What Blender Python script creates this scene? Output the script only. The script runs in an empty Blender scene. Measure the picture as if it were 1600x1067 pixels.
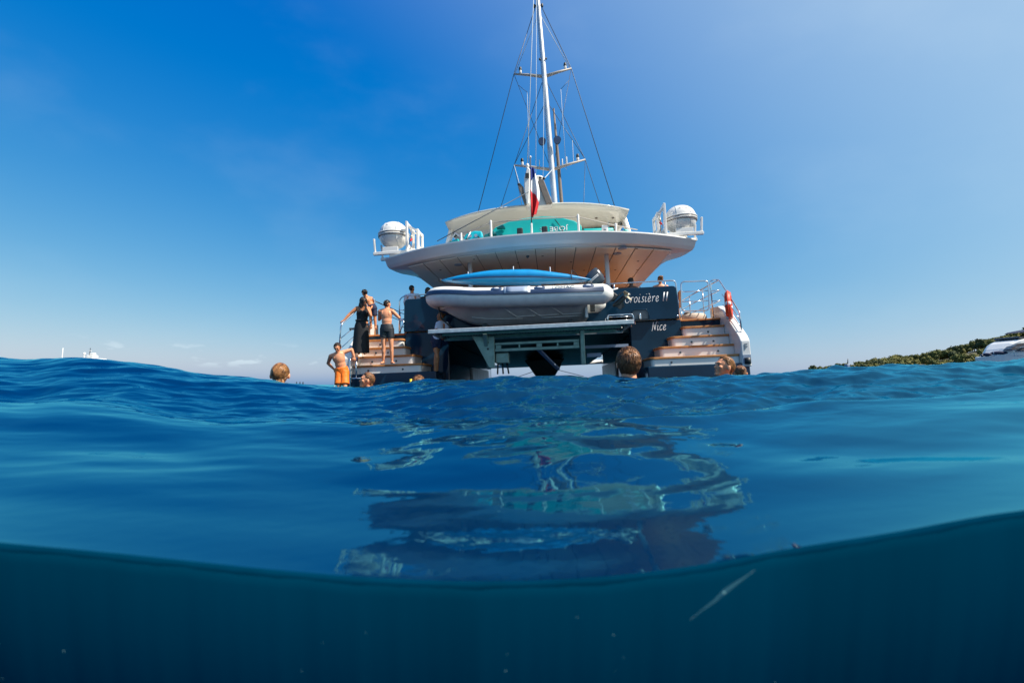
import bpy, bmesh, math, random
import numpy as np
from mathutils import Vector, Matrix

random.seed(7)
rad = math.radians
scene = bpy.context.scene

# ------------------------------------------------------------------ camera
CAM_H, PITCH, LENS = 0.30, rad(5.42), 16.0
cam = bpy.data.cameras.new("camera")
cam.lens = LENS
cam.sensor_width = 36.0
cam.clip_start = 0.02
cam.clip_end = 9000
cam.dof.use_dof = True
cam.dof.focus_distance = 12.0
cam.dof.aperture_fstop = 3.2
camo = bpy.data.objects.new("camera", cam)
scene.collection.objects.link(camo)
camo.location = (0, 0, CAM_H)
camo.rotation_euler = (rad(90) + PITCH, 0, 0)
scene.camera = camo

# ------------------------------------------------------------------ sky and sun
SUN = Vector((0.57, -0.22, 0.79)).normalized()
world = bpy.data.worlds.new("World")
scene.world = world
world.use_nodes = True
wn, wl = world.node_tree.nodes, world.node_tree.links
wn.clear()
out = wn.new("ShaderNodeOutputWorld")
bg = wn.new("ShaderNodeBackground")
sky = wn.new("ShaderNodeTexSky")
sky.sky_type = 'NISHITA'
sky.sun_disc = False
sky.sun_elevation = math.asin(SUN.z)
sky.sun_rotation = math.atan2(SUN.x, SUN.y)
sky.altitude = 0
sky.air_density = 1.0
sky.dust_density = 1.0
sky.ozone_density = 1.0
# the deep polarised blue of the photograph: the same grade over the whole dome
sep = wn.new("ShaderNodeSeparateColor")
com = wn.new("ShaderNodeCombineColor")
wl.new(sky.outputs[0], sep.inputs[0])
def wmath(op, a, b, clamp=False):
    m = wn.new("ShaderNodeMath")
    m.operation = op
    for i, v in enumerate((a, b)):
        if isinstance(v, (int, float)): m.inputs[i].default_value = v
        else: wl.new(v, m.inputs[i])
    return m.outputs[0]
def grade(ch, off, p, gain):
    v = wmath('MAXIMUM', wmath('SUBTRACT', wmath('MULTIPLY', ch, 0.1), off), 0.0)
    return wmath('MINIMUM', wmath('MULTIPLY', wmath('POWER', v, p), gain * 10), 14.0)
wr = grade(sep.outputs[0], 0.104, 1.20, 1.45)
wg = grade(sep.outputs[1], 0.070, 0.72, 1.00)
wb = grade(sep.outputs[2], 0.0, 0.30, 0.88)
for i, v in enumerate((wr, wg, wb)): wl.new(v, com.inputs[i])
bg.inputs["Strength"].default_value = 0.066
# thin uneven haze, and a few low fair-weather clouds on the horizon to the left
wtc = wn.new("ShaderNodeTexCoord")
wsx = wn.new("ShaderNodeSeparateXYZ")
wl.new(wtc.outputs["Generated"], wsx.inputs[0])
def wnoise(scale, stretch, detail):
    mp = wn.new("ShaderNodeMapping")
    mp.inputs["Scale"].default_value = stretch
    wl.new(wtc.outputs["Generated"], mp.inputs[0])
    nz = wn.new("ShaderNodeTexNoise")
    nz.inputs["Scale"].default_value = scale
    nz.inputs["Detail"].default_value = detail
    wl.new(mp.outputs[0], nz.inputs["Vector"])
    return nz.outputs[0]
def wrange(v, a, b, c, d):
    m = wn.new("ShaderNodeMapRange")
    m.interpolation_type = 'SMOOTHSTEP'
    for i, q in enumerate((a, b, c, d)): m.inputs[i + 1].default_value = q
    wl.new(v, m.inputs[0])
    return m.outputs[0]
cirrus = wmath('MULTIPLY', wrange(wnoise(2.6, (1, 1.6, 2.2), 6), .48, .80, 0, 1), .07)
cum = wmath('MULTIPLY', wrange(wnoise(17, (1, 1, 3.2), 5), .56, .66, 0, 1), wmath('MULTIPLY', wrange(wsx.outputs[2], .028, .045, 0, 1), wrange(wsx.outputs[2], .055, .085, 1, 0)))
cum = wmath('MULTIPLY', cum, wmath('MULTIPLY', wrange(wsx.outputs[0], -.30, -.45, 0, 1), .55))
sdot = wn.new("ShaderNodeVectorMath")
sdot.operation = 'DOT_PRODUCT'
wl.new(wtc.outputs["Generated"], sdot.inputs[0])
sdot.inputs[1].default_value = SUN
aureole = wmath('MULTIPLY', wrange(sdot.outputs["Value"], .10, 1.0, 0, 1), .62)      # summer haze whitening the sky towards the sun
hz = wmath('MAXIMUM', wmath('ADD', cirrus, aureole), cum)
wmx = wn.new("ShaderNodeMix")
wmx.data_type = 'RGBA'
wl.new(hz, wmx.inputs[0])
wl.new(com.outputs[0], wmx.inputs[6])
wmx.inputs[7].default_value = (7.2, 8.7, 9.6, 1)
wl.new(wmx.outputs[2], bg.inputs[0])
wl.new(bg.outputs[0], out.inputs[0])

sl = bpy.data.lights.new("sun", 'SUN')
sl.energy = 5.0
sl.angle = rad(0.5)
sl.color = (1.0, 0.94, 0.84)
slo = bpy.data.objects.new("sun", sl)
scene.collection.objects.link(slo)
slo.rotation_euler = SUN.to_track_quat('Z', 'Y').to_euler()

scene.view_settings.view_transform = 'Standard'
scene.view_settings.look = 'None'
scene.view_settings.exposure = 0.60
scene.view_settings.gamma = 1.0
scene.view_settings.use_curve_mapping = False
scene.cycles.max_bounces = 8
scene.cycles.caustics_reflective = False
scene.cycles.caustics_refractive = False

# ------------------------------------------------------------------ materials
def mat(name, col, rough=0.5, metal=0.0, var=0.08, scale=3.0, bump=0.0, bscale=40.0, spec=0.5, stretch=(1, 1, 1), col2=None, coat=0.0):
    m = bpy.data.materials.new(name)
    m.use_nodes = True
    n, l = m.node_tree.nodes, m.node_tree.links
    b = n["Principled BSDF"]
    b.inputs["Roughness"].default_value = rough
    b.inputs["Metallic"].default_value = metal
    b.inputs["Specular IOR Level"].default_value = spec
    b.inputs["Coat Weight"].default_value = coat
    tc = n.new("ShaderNodeTexCoord")
    mp = n.new("ShaderNodeMapping")
    mp.inputs["Scale"].default_value = stretch
    l.new(tc.outputs["Object"], mp.inputs[0])
    nz = n.new("ShaderNodeTexNoise")
    nz.inputs["Scale"].default_value = scale
    nz.inputs["Detail"].default_value = 5
    l.new(mp.outputs[0], nz.inputs["Vector"])
    rp = n.new("ShaderNodeValToRGB")
    rp.color_ramp.elements[0].position = 0.3
    rp.color_ramp.elements[1].position = 0.7
    lo = [max(0, c * (1 - var)) for c in col]
    hi = [min(1, c * (1 + var)) for c in (col2 or col)]
    rp.color_ramp.elements[0].color = (*lo, 1)
    rp.color_ramp.elements[1].color = (*hi, 1)
    l.new(nz.outputs[0], rp.inputs[0])
    l.new(rp.outputs[0], b.inputs["Base Color"])
    rr = n.new("ShaderNodeMapRange")
    rr.inputs["To Min"].default_value = rough * 0.8
    rr.inputs["To Max"].default_value = min(1, rough * 1.25)
    l.new(nz.outputs[0], rr.inputs[0])
    l.new(rr.outputs[0], b.inputs["Roughness"])
    if bump:
        bz = n.new("ShaderNodeTexNoise")
        bz.inputs["Scale"].default_value = bscale
        bz.inputs["Detail"].default_value = 3
        l.new(mp.outputs[0], bz.inputs["Vector"])
        bp = n.new("ShaderNodeBump")
        bp.inputs["Strength"].default_value = bump
        bp.inputs["Distance"].default_value = 0.02
        l.new(bz.outputs[0], bp.inputs["Height"])
        l.new(bp.outputs[0], b.inputs["Normal"])
    return m

M_WHITE = mat("white_gelcoat", (0.77, 0.75, 0.70), 0.22, var=0.05, scale=1.3, coat=0.2)
M_STREAK = mat("streaked_white", (0.52, 0.56, 0.6), 0.3, var=0.35, scale=4, stretch=(3, 3, 0.25))
M_CREAM = mat("cream_panel", (0.76, 0.65, 0.53), 0.35, var=0.05, scale=2)
M_HARDTOP = mat("hardtop_beige", (0.60, 0.58, 0.50), 0.10, var=0.05, scale=1.2, coat=0.4)
M_BEIGE = mat("beige_upholstery", (0.52, 0.42, 0.33), 0.7, var=0.1, scale=6, bump=0.2)
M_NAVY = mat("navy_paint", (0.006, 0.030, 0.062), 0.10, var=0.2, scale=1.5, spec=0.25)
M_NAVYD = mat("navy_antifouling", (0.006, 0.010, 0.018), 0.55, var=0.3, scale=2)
M_TEAK = mat("teak", (0.42, 0.150, 0.036), 0.5, var=0.25, scale=5, stretch=(1, 12, 12), bump=0.15, col2=(0.52, 0.22, 0.065))
M_CHROME = mat("polished_steel", (0.75, 0.77, 0.8), 0.12, 1.0, var=0.05)
M_ALU = mat("brushed_aluminium", (0.50, 0.51, 0.52), 0.38, 0.6, var=0.15, scale=9)
M_GRATE = mat("dark_grating", (0.022, 0.028, 0.034), 0.4, 0.5, var=0.25, scale=9)
M_GALV = mat("painted_alloy", (0.22, 0.29, 0.25), 0.42, 0.35, var=0.22, scale=6)
M_BLACK = mat("black_rubber", (0.012, 0.012, 0.014), 0.5, var=0.3)
M_DKGREY = mat("dark_grey_plastic", (0.035, 0.045, 0.06), 0.25, var=0.2, coat=0.4)
M_MAST = mat("mast_alloy", (0.62, 0.64, 0.66), 0.3, 0.3, var=0.1, scale=2)
M_WIRE = mat("rigging_wire", (0.05, 0.065, 0.09), 0.45, 0.4)
M_ROPE = mat("pale_rope", (0.48, 0.52, 0.52), 0.8)
M_SPR = mat("spreader_alloy", (0.42, 0.37, 0.32), 0.5)
M_SAILBAG = mat("sailbag_canvas", (0.70, 0.66, 0.60), 0.8, var=0.12, scale=4, bump=0.5, bscale=8)
M_TAUPE = mat("taupe_canvas", (0.20, 0.165, 0.14), 0.8, var=0.15, scale=5, bump=0.4, bscale=9)
M_TUBE = mat("white_hypalon", (0.74, 0.74, 0.69), 0.42, var=0.07, scale=5, bump=0.05)
M_TUBEBLUE = mat("blue_hypalon", (0.008, 0.035, 0.10), 0.5, var=0.15)
M_TUBEGREY = mat("grey_hypalon", (0.24, 0.30, 0.40), 0.5, var=0.1)
M_RIBHULL = mat("grey_white_hull", (0.64, 0.65, 0.61), 0.3, var=0.12, scale=3, coat=0.2)
M_KAYAK = mat("blue_polyethylene", (0.0, 0.235, 0.52), 0.35, var=0.12, scale=3)
M_TEAL = mat("teal_foam", (0.0, 0.39, 0.37), 0.4, var=0.07, scale=3)
M_TURQ = mat("turquoise_plastic", (0.0, 0.42, 0.52), 0.4, var=0.06)
M_TEALD = mat("dark_teal", (0.0, 0.13, 0.14), 0.5)
M_PRINT = mat("white_print", (0.78, 0.78, 0.78), 0.5, var=0.03)
M_GREYPRINT = mat("grey_print", (0.16, 0.18, 0.2), 0.5)
M_BLUEF = mat("flag_blue", (0.01, 0.03, 0.22), 0.8)
M_WHITEF = mat("flag_white", (0.78, 0.78, 0.78), 0.8)
M_REDF = mat("flag_red", (0.62, 0.015, 0.02), 0.75)
M_BUOY = mat("lifebuoy_orange", (0.72, 0.06, 0.015), 0.45, var=0.12, scale=8)
M_SKIN1 = mat("skin_tanned", (0.58, 0.23, 0.10), 0.45, var=0.1, scale=7, spec=0.35)
M_SKIN2 = mat("skin_fair", (0.72, 0.31, 0.16), 0.45, var=0.1, scale=9, spec=0.4)
M_SKIN3 = mat("skin_dark", (0.10, 0.045, 0.028), 0.45, var=0.1, scale=7)
M_LIPS = mat("lips", (0.36, 0.10, 0.08), 0.4)
M_EYE = mat("eye_dark", (0.03, 0.02, 0.02), 0.15)
M_HBLACK = mat("hair_black", (0.012, 0.009, 0.008), 0.35, var=0.3)
M_HBROWN = mat("hair_brown", (0.11, 0.042, 0.016), 0.42, var=0.5, scale=30, col2=(0.20, 0.085, 0.03))
M_HDKBR = mat("hair_dark_brown", (0.04, 0.02, 0.012), 0.4, var=0.4, scale=20)
M_HBLOND = mat("hair_blond", (0.15, 0.058, 0.017), 0.3, var=0.5, scale=35, col2=(0.27, 0.12, 0.036))
M_DRESS = mat("black_jersey", (0.006, 0.0065, 0.009), 0.8, var=0.25, scale=6, bump=0.3, bscale=25)
M_TRUNK = mat("black_swimwear", (0.008, 0.010, 0.015), 0.6, var=0.4, scale=18, bump=0.3)
M_NAVYSHORT = mat("navy_shorts", (0.008, 0.012, 0.045), 0.75, var=0.2, bump=0.3)
M_ORANGE = mat("orange_swimwear", (0.86, 0.17, 0.004), 0.6, var=0.12, scale=10, bump=0.6, bscale=14)
M_SHIRT = mat("white_cotton", (0.72, 0.74, 0.80), 0.8, var=0.05, bump=0.4, bscale=14)
M_RED = mat("red_cloth", (0.5, 0.01, 0.015), 0.7)
M_YELLOW = mat("yellow_plastic", (0.75, 0.55, 0.02), 0.4)
M_PROP = mat("worn_alloy", (0.65, 0.56, 0.40), 0.35, 0.4, var=0.2, scale=12)
M_GLASS = mat("dark_glass", (0.008, 0.012, 0.02), 0.05, var=0.1, coat=0.5)
M_NAVCOVER = mat("navy_canvas", (0.008, 0.015, 0.05), 0.75, var=0.2)
M_BARK = mat("bark", (0.09, 0.06, 0.04), 0.9, var=0.3)
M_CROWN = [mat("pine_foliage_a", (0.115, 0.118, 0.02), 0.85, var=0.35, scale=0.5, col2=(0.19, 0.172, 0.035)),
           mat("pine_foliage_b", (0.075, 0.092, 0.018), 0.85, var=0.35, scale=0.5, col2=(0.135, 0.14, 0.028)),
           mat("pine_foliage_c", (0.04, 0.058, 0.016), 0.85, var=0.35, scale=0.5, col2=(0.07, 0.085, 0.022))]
M_HILL = mat("island_scrub", (0.06, 0.06, 0.022), 0.9, var=0.4, scale=0.2, col2=(0.10, 0.085, 0.04))

# ------------------------------------------------------------------ mesh builder
ORG = {}          # object name -> origin (in the frame its parts are written in)

def tag(o, label=None, cat=None, group=None, kind=None):
    if label: o["label"] = label
    if cat: o["category"] = cat
    if group: o["group"] = group
    if kind: o["kind"] = kind
    return o

class MB:
    def __init__(s):
        s.v, s.f, s.sm = [], [], []

    def add(s, v, f, smooth=False):
        b = len(s.v)
        s.v += [tuple(p) for p in v]
        s.f += [tuple(i + b for i in q) for q in f]
        s.sm += [smooth] * len(f)
        return s

    def box(s, c, size, R=None):
        c = Vector(c)
        hx, hy, hz = [k / 2 for k in size]
        P = [Vector((x, y, z)) for z in (-hz, hz) for y in (-hy, hy) for x in (-hx, hx)]
        if R is not None: P = [R @ p for p in P]
        return s.add([p + c for p in P], [(0, 2, 3, 1), (4, 5, 7, 6), (0, 1, 5, 4), (2, 6, 7, 3), (0, 4, 6, 2), (1, 3, 7, 5)])

    def box2(s, a, b):
        a, b = Vector(a), Vector(b)
        return s.box((a + b) / 2, [abs(k) for k in (b - a)])

    def bar(s, p, q, w, h, up=(0, 0, 1)):
        p, q = Vector(p), Vector(q)
        y = (q - p).normalized()
        u = Vector(up)
        x = y.cross(u)
        if x.length < 1e-4: x = y.cross(Vector((1, 0, 0)))
        x.normalize()
        z = x.cross(y)
        R = Matrix((x, y, z)).transposed()
        return s.box((p + q) / 2, (w, (q - p).length, h), R)

    def tube(s, pts, r, n=8, closed=False, sq=None):
        P = [Vector(p) for p in pts]
        m = len(P)
        rr = [r] * m if isinstance(r, (int, float)) else list(r)
        T = []
        for i in range(m):
            a = P[i - 1] if (i > 0 or closed) else P[i]
            b = P[(i + 1) % m] if (i < m - 1 or closed) else P[i]
            T.append((b - a).normalized())
        ref = Vector((0, 0, 1)) if abs(T[0].z) < 0.9 else Vector((1, 0, 0))
        N = (ref - T[0] * ref.dot(T[0])).normalized()
        V = []
        for i in range(m):
            N = N - T[i] * N.dot(T[i])
            N.normalize()
            B = T[i].cross(N)
            for k in range(n):
                a = 2 * math.pi * k / n
                V.append(P[i] + (N * math.cos(a) + B * math.sin(a)) * rr[i])
        F = []
        for i in range(m if closed else m - 1):
            j = (i + 1) % m
            for k in range(n):
                F.append((i * n + k, i * n + (k + 1) % n, j * n + (k + 1) % n, j * n + k))
        s.add(V, F, True)
        if not closed:
            b = len(s.v) - len(V)
            s.f += [tuple(b + k for k in reversed(range(n))), tuple(b + (m - 1) * n + k for k in range(n))]
            s.sm += [False, False]
        return s

    def ell(s, c, r, R=None, nu=16, nv=10):
        c = Vector(c)
        V = []
        for j in range(1, nv):
            t = math.pi * j / nv
            for i in range(nu):
                a = 2 * math.pi * i / nu
                V.append(Vector((r[0] * math.sin(t) * math.cos(a), r[1] * math.sin(t) * math.sin(a), r[2] * math.cos(t))))
        V += [Vector((0, 0, r[2])), Vector((0, 0, -r[2]))]
        if R is not None: V = [R @ p for p in V]
        V = [p + c for p in V]
        F = []
        for j in range(nv - 2):
            for i in range(nu):
                F.append((j * nu + i, (j + 1) * nu + i, (j + 1) * nu + (i + 1) % nu, j * nu + (i + 1) % nu))
        t, b = len(V) - 2, len(V) - 1
        for i in range(nu):
            F.append((t, i, (i + 1) % nu))
            F.append((b, (nv - 2) * nu + (i + 1) % nu, (nv - 2) * nu + i))
        return s.add(V, F, True)

    def cap(s, p, q, r0, r1, n=12):
        """tapered capsule"""
        p, q = Vector(p), Vector(q)
        d = (q - p)
        L = max(d.length, 1e-5)
        d.normalize()
        pts, rs = [], []
        for k in range(5):
            a = math.pi / 2 * (1 - k / 4)
            pts.append(p - d * r0 * math.sin(a) * 0.999); rs.append(max(r0 * math.cos(a), 1e-3))
        for k in range(5):
            a = math.pi / 2 * k / 4
            pts.append(q + d * r1 * math.sin(a) * 0.999 + d * 1e-5); rs.append(max(r1 * math.cos(a), 1e-3))
        return s.tube(pts, rs, n)

    def prism(s, poly, axis, a, b):
        n = len(poly)
        def pt(p, t):
            return {'x': (t, p[0], p[1]), 'y': (p[0], t, p[1]), 'z': (p[0], p[1], t)}[axis]
        V = [pt(p, a) for p in poly] + [pt(p, b) for p in poly]
        F = [tuple(range(n)), tuple(reversed(range(n, 2 * n)))]
        for i in range(n):
            j = (i + 1) % n
            F.append((i, i + n, j + n, j))
        return s.add(V, F)

    def loft(s, rings, smooth=True, caps=True, closed=True):
        n, m = len(rings[0]), len(rings)
        V = [p for r in rings for p in r]
        F = []
        for i in range(m - 1):
            for k in range(n if closed else n - 1):
                F.append((i * n + k, i * n + (k + 1) % n, (i + 1) * n + (k + 1) % n, (i + 1) * n + k))
        s.add(V, F, smooth)
        if caps:
            b = len(s.v) - len(V)
            s.f += [tuple(b + k for k in reversed(range(n))), tuple(b + (m - 1) * n + k for k in range(n))]
            s.sm += [False, False]
        return s

    def mesh(s, name, org=(0, 0, 0), bevel=0, seg=1):
        o = Vector(org)
        me = bpy.data.meshes.new(name)
        me.from_pydata([(p[0] - o.x, p[1] - o.y, p[2] - o.z) for p in s.v], [], s.f)
        me.polygons.foreach_set("use_smooth", s.sm)
        bm = bmesh.new()
        bm.from_mesh(me)
        bmesh.ops.recalc_face_normals(bm, faces=bm.faces)
        if bevel:
            ed = [e for e in bm.edges if len(e.link_faces) == 2 and e.calc_face_angle(0) > rad(35)]
            bmesh.ops.bevel(bm, geom=ed, offset=bevel, segments=seg, profile=0.5, affect='EDGES', clamp_overlap=True)
        bm.to_mesh(me)
        bm.free()
        return me

    def build(s, name, m, parent=None, bevel=0, seg=1, label=None):
        org = ORG.get(parent.name, (0, 0, 0)) if parent else (0, 0, 0)
        me = s.mesh(name, org, bevel, seg)
        me.materials.append(m)
        o = bpy.data.objects.new(name, me)
        scene.collection.objects.link(o)
        if parent:
            o.parent = parent
            ORG[o.name] = org
        if label: o["label"] = label
        return o

    def solid(s, name, m, parent=None, voxel=0.01, smooth=4, fac=0.5):
        """overlapping shapes grown together into one continuous skin"""
        org = ORG.get(parent.name, (0, 0, 0)) if parent else (0, 0, 0)
        me = s.mesh(name + "_tmp", org)
        t = bpy.data.objects.new(name + "_tmp", me)
        scene.collection.objects.link(t)
        md = t.modifiers.new("r", 'REMESH'); md.mode = 'VOXEL'; md.voxel_size = voxel
        if smooth:
            ms = t.modifiers.new("s", 'SMOOTH'); ms.factor = fac; ms.iterations = smooth
        dg = bpy.context.evaluated_depsgraph_get()
        nm = bpy.data.meshes.new_from_object(t.evaluated_get(dg))
        bpy.data.objects.remove(t)
        bpy.data.meshes.remove(me)
        nm.name = name
        nm.polygons.foreach_set("use_smooth", [True] * len(nm.polygons))
        nm.materials.clear()
        nm.materials.append(m)
        o = bpy.data.objects.new(name, nm)
        scene.collection.objects.link(o)
        if parent: o.parent = parent
        return o

def arc(c, r, a0, a1, n, plane='xz'):
    o = []
    for i in range(n + 1):
        a = rad(a0 + (a1 - a0) * i / n)
        u, w = r * math.cos(a), r * math.sin(a)
        if plane == 'xz': o.append((c[0] + u, c[1], c[2] + w))
        elif plane == 'xy': o.append((c[0] + u, c[1] + w, c[2]))
        else: o.append((c[0], c[1] + u, c[2] + w))
    return o

def fillet(pts, r, n=4):
    """round the inner corners of a polyline"""
    P = [Vector(p) for p in pts]
    o = [P[0]]
    for i in range(1, len(P) - 1):
        a, b, c = P[i - 1], P[i], P[i + 1]
        d1, d2 = (a - b), (c - b)
        k = min(r, d1.length * 0.45, d2.length * 0.45)
        p, q = b + d1.normalized() * k, b + d2.normalized() * k
        for j in range(n + 1):
            t = j / n
            o.append(p * (1 - t) ** 2 + b * 2 * t * (1 - t) + q * t * t)
    o.append(P[-1])
    return o

def fillet_loop(pts, r, n=4):
    P = list(pts)
    full = fillet([P[-1]] + P + [P[0]], r, n)
    return full[1:-1]

# ------------------------------------------------------------------ frames: the yacht lies slightly turned and heeled on the swell
YAW, ROLL, ORIGIN = rad(-5.0), rad(-2.2), Vector((0.8, 12.5, 0))
MROOT = Matrix.Translation(ORIGIN) @ Matrix.Rotation(YAW, 4, 'Z') @ Matrix.Rotation(ROLL, 4, 'Y')
MINV = MROOT.inverted()
FPX = 1600 * LENS / 36

def ray(px, py):
    xc, yc = (px - 800) / FPX, (533.5 - py) / FPX
    return Vector((xc, math.cos(PITCH) - yc * math.sin(PITCH), math.sin(PITCH) + yc * math.cos(PITCH)))

def W(px, py, Y):
    """world point seen at a pixel of the photograph, Y metres away"""
    d = ray(px, py)
    return Vector((0, 0, CAM_H)) + d * (Y / d.y)

def L(px, py, yl):
    """the same in the yacht's own frame, on the plane y = yl"""
    o = MINV @ Vector((0, 0, CAM_H))
    d = MINV.to_3x3() @ ray(px, py)
    return o + d * ((yl - o.y) / d.y)

def empty(name, loc):
    o = bpy.data.objects.new(name, None)
    o.empty_display_size = 0.2
    scene.collection.objects.link(o)
    o.location = loc
    return o

def thing(name, label, cat, loc, group=None):
    """a thing of its own in world coordinates"""
    o = empty(name, loc)
    ORG[o.name] = tuple(loc)
    return tag(o, label, cat, group)

def aboard(name, label, cat, p, group=None):
    """a thing carried by the yacht, written in the yacht's frame"""
    o = empty(name, (0, 0, 0))
    o.matrix_world = MROOT @ Matrix.Translation(Vector(p))
    ORG[o.name] = tuple(p)
    return tag(o, label, cat, group)

def text_mesh(body, size, extrude=0.003, shear=0.0):
    c = bpy.data.curves.new("t", 'FONT')
    c.body = body
    c.size = size
    c.extrude = extrude
    c.shear = shear
    c.align_x = 'CENTER'
    c.align_y = 'CENTER'
    c.resolution_u = 3
    t = bpy.data.objects.new("t", c)
    scene.collection.objects.link(t)
    dg = bpy.context.evaluated_depsgraph_get()
    me = bpy.data.meshes.new_from_object(t.evaluated_get(dg))
    bpy.data.objects.remove(t)
    return me

def text(body, size, m, parent, loc, X, Yv, sx=1.0, name="lettering", shear=0.0):
    """flat lettering: X is the writing direction, Yv the direction of the letters' tops"""
    me = text_mesh(body, size, shear=shear)
    me.materials.clear()
    me.materials.append(m)
    X, Yv = Vector(X).normalized(), Vector(Yv).normalized()
    Z = X.cross(Yv)
    org = Vector(ORG.get(parent.name, (0, 0, 0)))
    A = Matrix((X * sx, Yv, Z)).transposed().to_4x4()
    A.translation = Vector(loc) - org
    me.transform(A)
    o = bpy.data.objects.new(name, me)
    scene.collection.objects.link(o)
    o.parent = parent
    return o
#@@PART2
# ================================================================== THE SEA
def table(pts, lo=-3.2, hi=3.2, n=1600, sig=14):
    g = np.linspace(lo, hi, n)
    xs, ys = zip(*pts)
    t = np.interp(g, xs, ys)
    k = np.exp(-0.5 * (np.arange(-60, 61) / sig) ** 2)
    k /= k.sum()
    t = np.convolve(np.pad(t, 60, mode='edge'), k, 'valid')
    return lambda q: np.interp(q, g, t)

# bearing (sideways metres per metre ahead) -> level of the near edge, of the swell's crest
EDGE_Y = 0.55
edge_z = table([(-3, .22), (-1.6, .165), (-1.12, .117), (-.84, .104), (-.56, .088), (-.34, .078), (-.11, .0725), (.08, .0745), (.22, .079),
                (.42, .093), (.56, .108), (.84, .131), (.98, .146), (1.12, .156), (1.6, .18), (3, .22)])
CREST_Y = 3.2
def cz(py): return CAM_H + (601 - py) * CREST_Y / 713.0
crest_z = table([(-3, cz(560)), (-1.5, cz(556)), (-1.12, cz(555)), (-1.065, cz(563)), (-.995, cz(555)), (-.87, cz(563)), (-.74, cz(575)), (-.64, cz(586)),
                 (-.56, cz(592)), (-.49, cz(597.5)), (-.42, cz(602)), (-.34, cz(604)), (-.28, cz(602)), (-.2, cz(597)), (-.11, cz(594)), (0, cz(590)), (.085, cz(589)),
                 (.22, cz(590)), (.42, cz(588)), (.53, cz(585)), (.62, cz(581)), (.72, cz(574)), (.85, cz(570)), (.95, cz(568)), (1.05, cz(565)),
                 (1.12, cz(558)), (1.5, cz(545)), (3, cz(560))], sig=7)
PROF_Y = [.30, .55, .75, 1.0, 1.25, 1.5, 1.65, 1.8, 2.05, 2.4, 2.9, 3.2, 3.6, 4.5, 6.5, 10, 18, 40, 5000]
PROF_Z = [.10, .0735, .071, .085, .120, .154, .170, .160, .142, .205, .318, .352, .345, .25, .12, .05, .02, 0, 0]
PROF_S = [0, 0, 0, .03, .10, .22, .30, .38, .48, .70, .95, 1.0, .98, .8, .45, .2, .06, 0, 0]      # share of the crest's own outline
PROF_E = [1, 1, 1, .98, .92, .82, .75, .68, .6, .35, .08, 0, 0, 0, 0, 0, 0, 0, 0]                # share of the near edge's outline

def smooth_prof(ys, zs):
    g = np.linspace(math.log(.28), math.log(5200), 4000)
    t = np.interp(g, np.log(ys), zs)
    k = np.exp(-0.5 * (np.arange(-80, 81) / 18.0) ** 2)
    k /= k.sum()
    t = np.convolve(np.pad(t, 80, mode='edge'), k, 'valid')
    return lambda y: np.interp(np.log(np.maximum(y, .29)), g, t)
pz, ps, pe = smooth_prof(PROF_Y, PROF_Z), smooth_prof(PROF_Y, PROF_S), smooth_prof(PROF_Y, PROF_E)

rng = np.random.default_rng(11)
def spectrum(lmin, lmax, n, main, spread, power=1.0):
    lam = np.exp(rng.uniform(math.log(lmin), math.log(lmax), n))
    th = main + rng.normal(0, spread, n)
    ph = rng.uniform(0, 2 * math.pi, n)
    k = 2 * math.pi / lam
    amp = lam ** power
    return k * np.cos(th), k * np.sin(th), ph, amp / np.sqrt((amp ** 2 * k ** 2).sum() / 2)   # unit rms slope
SP_RIP = spectrum(.10, .42, 34, rad(95), 0.75)
SP_FINE = spectrum(.035, .10, 30, rad(110), 0.8)
SP_MID = spectrum(.45, 1.5, 22, rad(70), 0.5)
SP_BIG = spectrum(2.0, 14.0, 26, rad(80), 0.6)

def waves(sp, x, y, peak=0.0):
    z = np.zeros_like(x)
    for kx, ky, ph, a in zip(*sp):
        q = kx * x + ky * y + ph
        z += a * (np.sin(q) - peak * np.cos(2 * q))          # peaked crests, flat troughs
    return z

def sstep(a, b, x):
    t = np.clip((x - a) / (b - a), 0, 1)
    return t * t * (3 - 2 * t)

def sea_height(x, y):
    yy = np.maximum(y, .3)
    u = np.clip(x / yy, -3, 3)
    z = pz(yy) + ps(yy) * (crest_z(u) - .352) + pe(yy) * (edge_z(u) - .0735)
    far = sstep(4.0, 9.0, y)
    centre = np.exp(-((u - .12) / .42) ** 2)
    right = sstep(.25, .7, u)
    left = sstep(-.25, -.7, u)
    m_rip = sstep(1.55, 2.1, y) * (.085 + .085 * centre + .095 * right) * (1 - .4 * far) + .022 * sstep(.60, 1.15, y)
    m_fine = sstep(1.2, 2.4, y) * (.045 + .03 * centre + .05 * right) + .003
    m_mid = sstep(.50, 1.3, y) * (.062 + .02 * left) * (1 - .35 * sstep(2.6, 3.2, y) * (1 - far)) + .004
    m_big = .09 * sstep(4.5, 12, y)
    fade = 1 / (1 + (np.maximum(y, 0) / 60) ** 2)
    z = z + m_rip * waves(SP_RIP, x, y, .22) * fade + m_fine * waves(SP_FINE, x, y) * fade * (y < 12)
    z = z + m_mid * waves(SP_MID, x, y, .20) * fade + m_big * waves(SP_BIG, x, y) / (1 + (np.maximum(y, 0) / 400) ** 2)
    # a small breaking ridge crossing the right-hand water
    ridge = 1.62 + .10 * u + .03 * np.sin(7 * x)
    z = z + .012 * np.exp(-((y - ridge) / .07) ** 2) * sstep(.05, .35, u)
    return z

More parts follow.
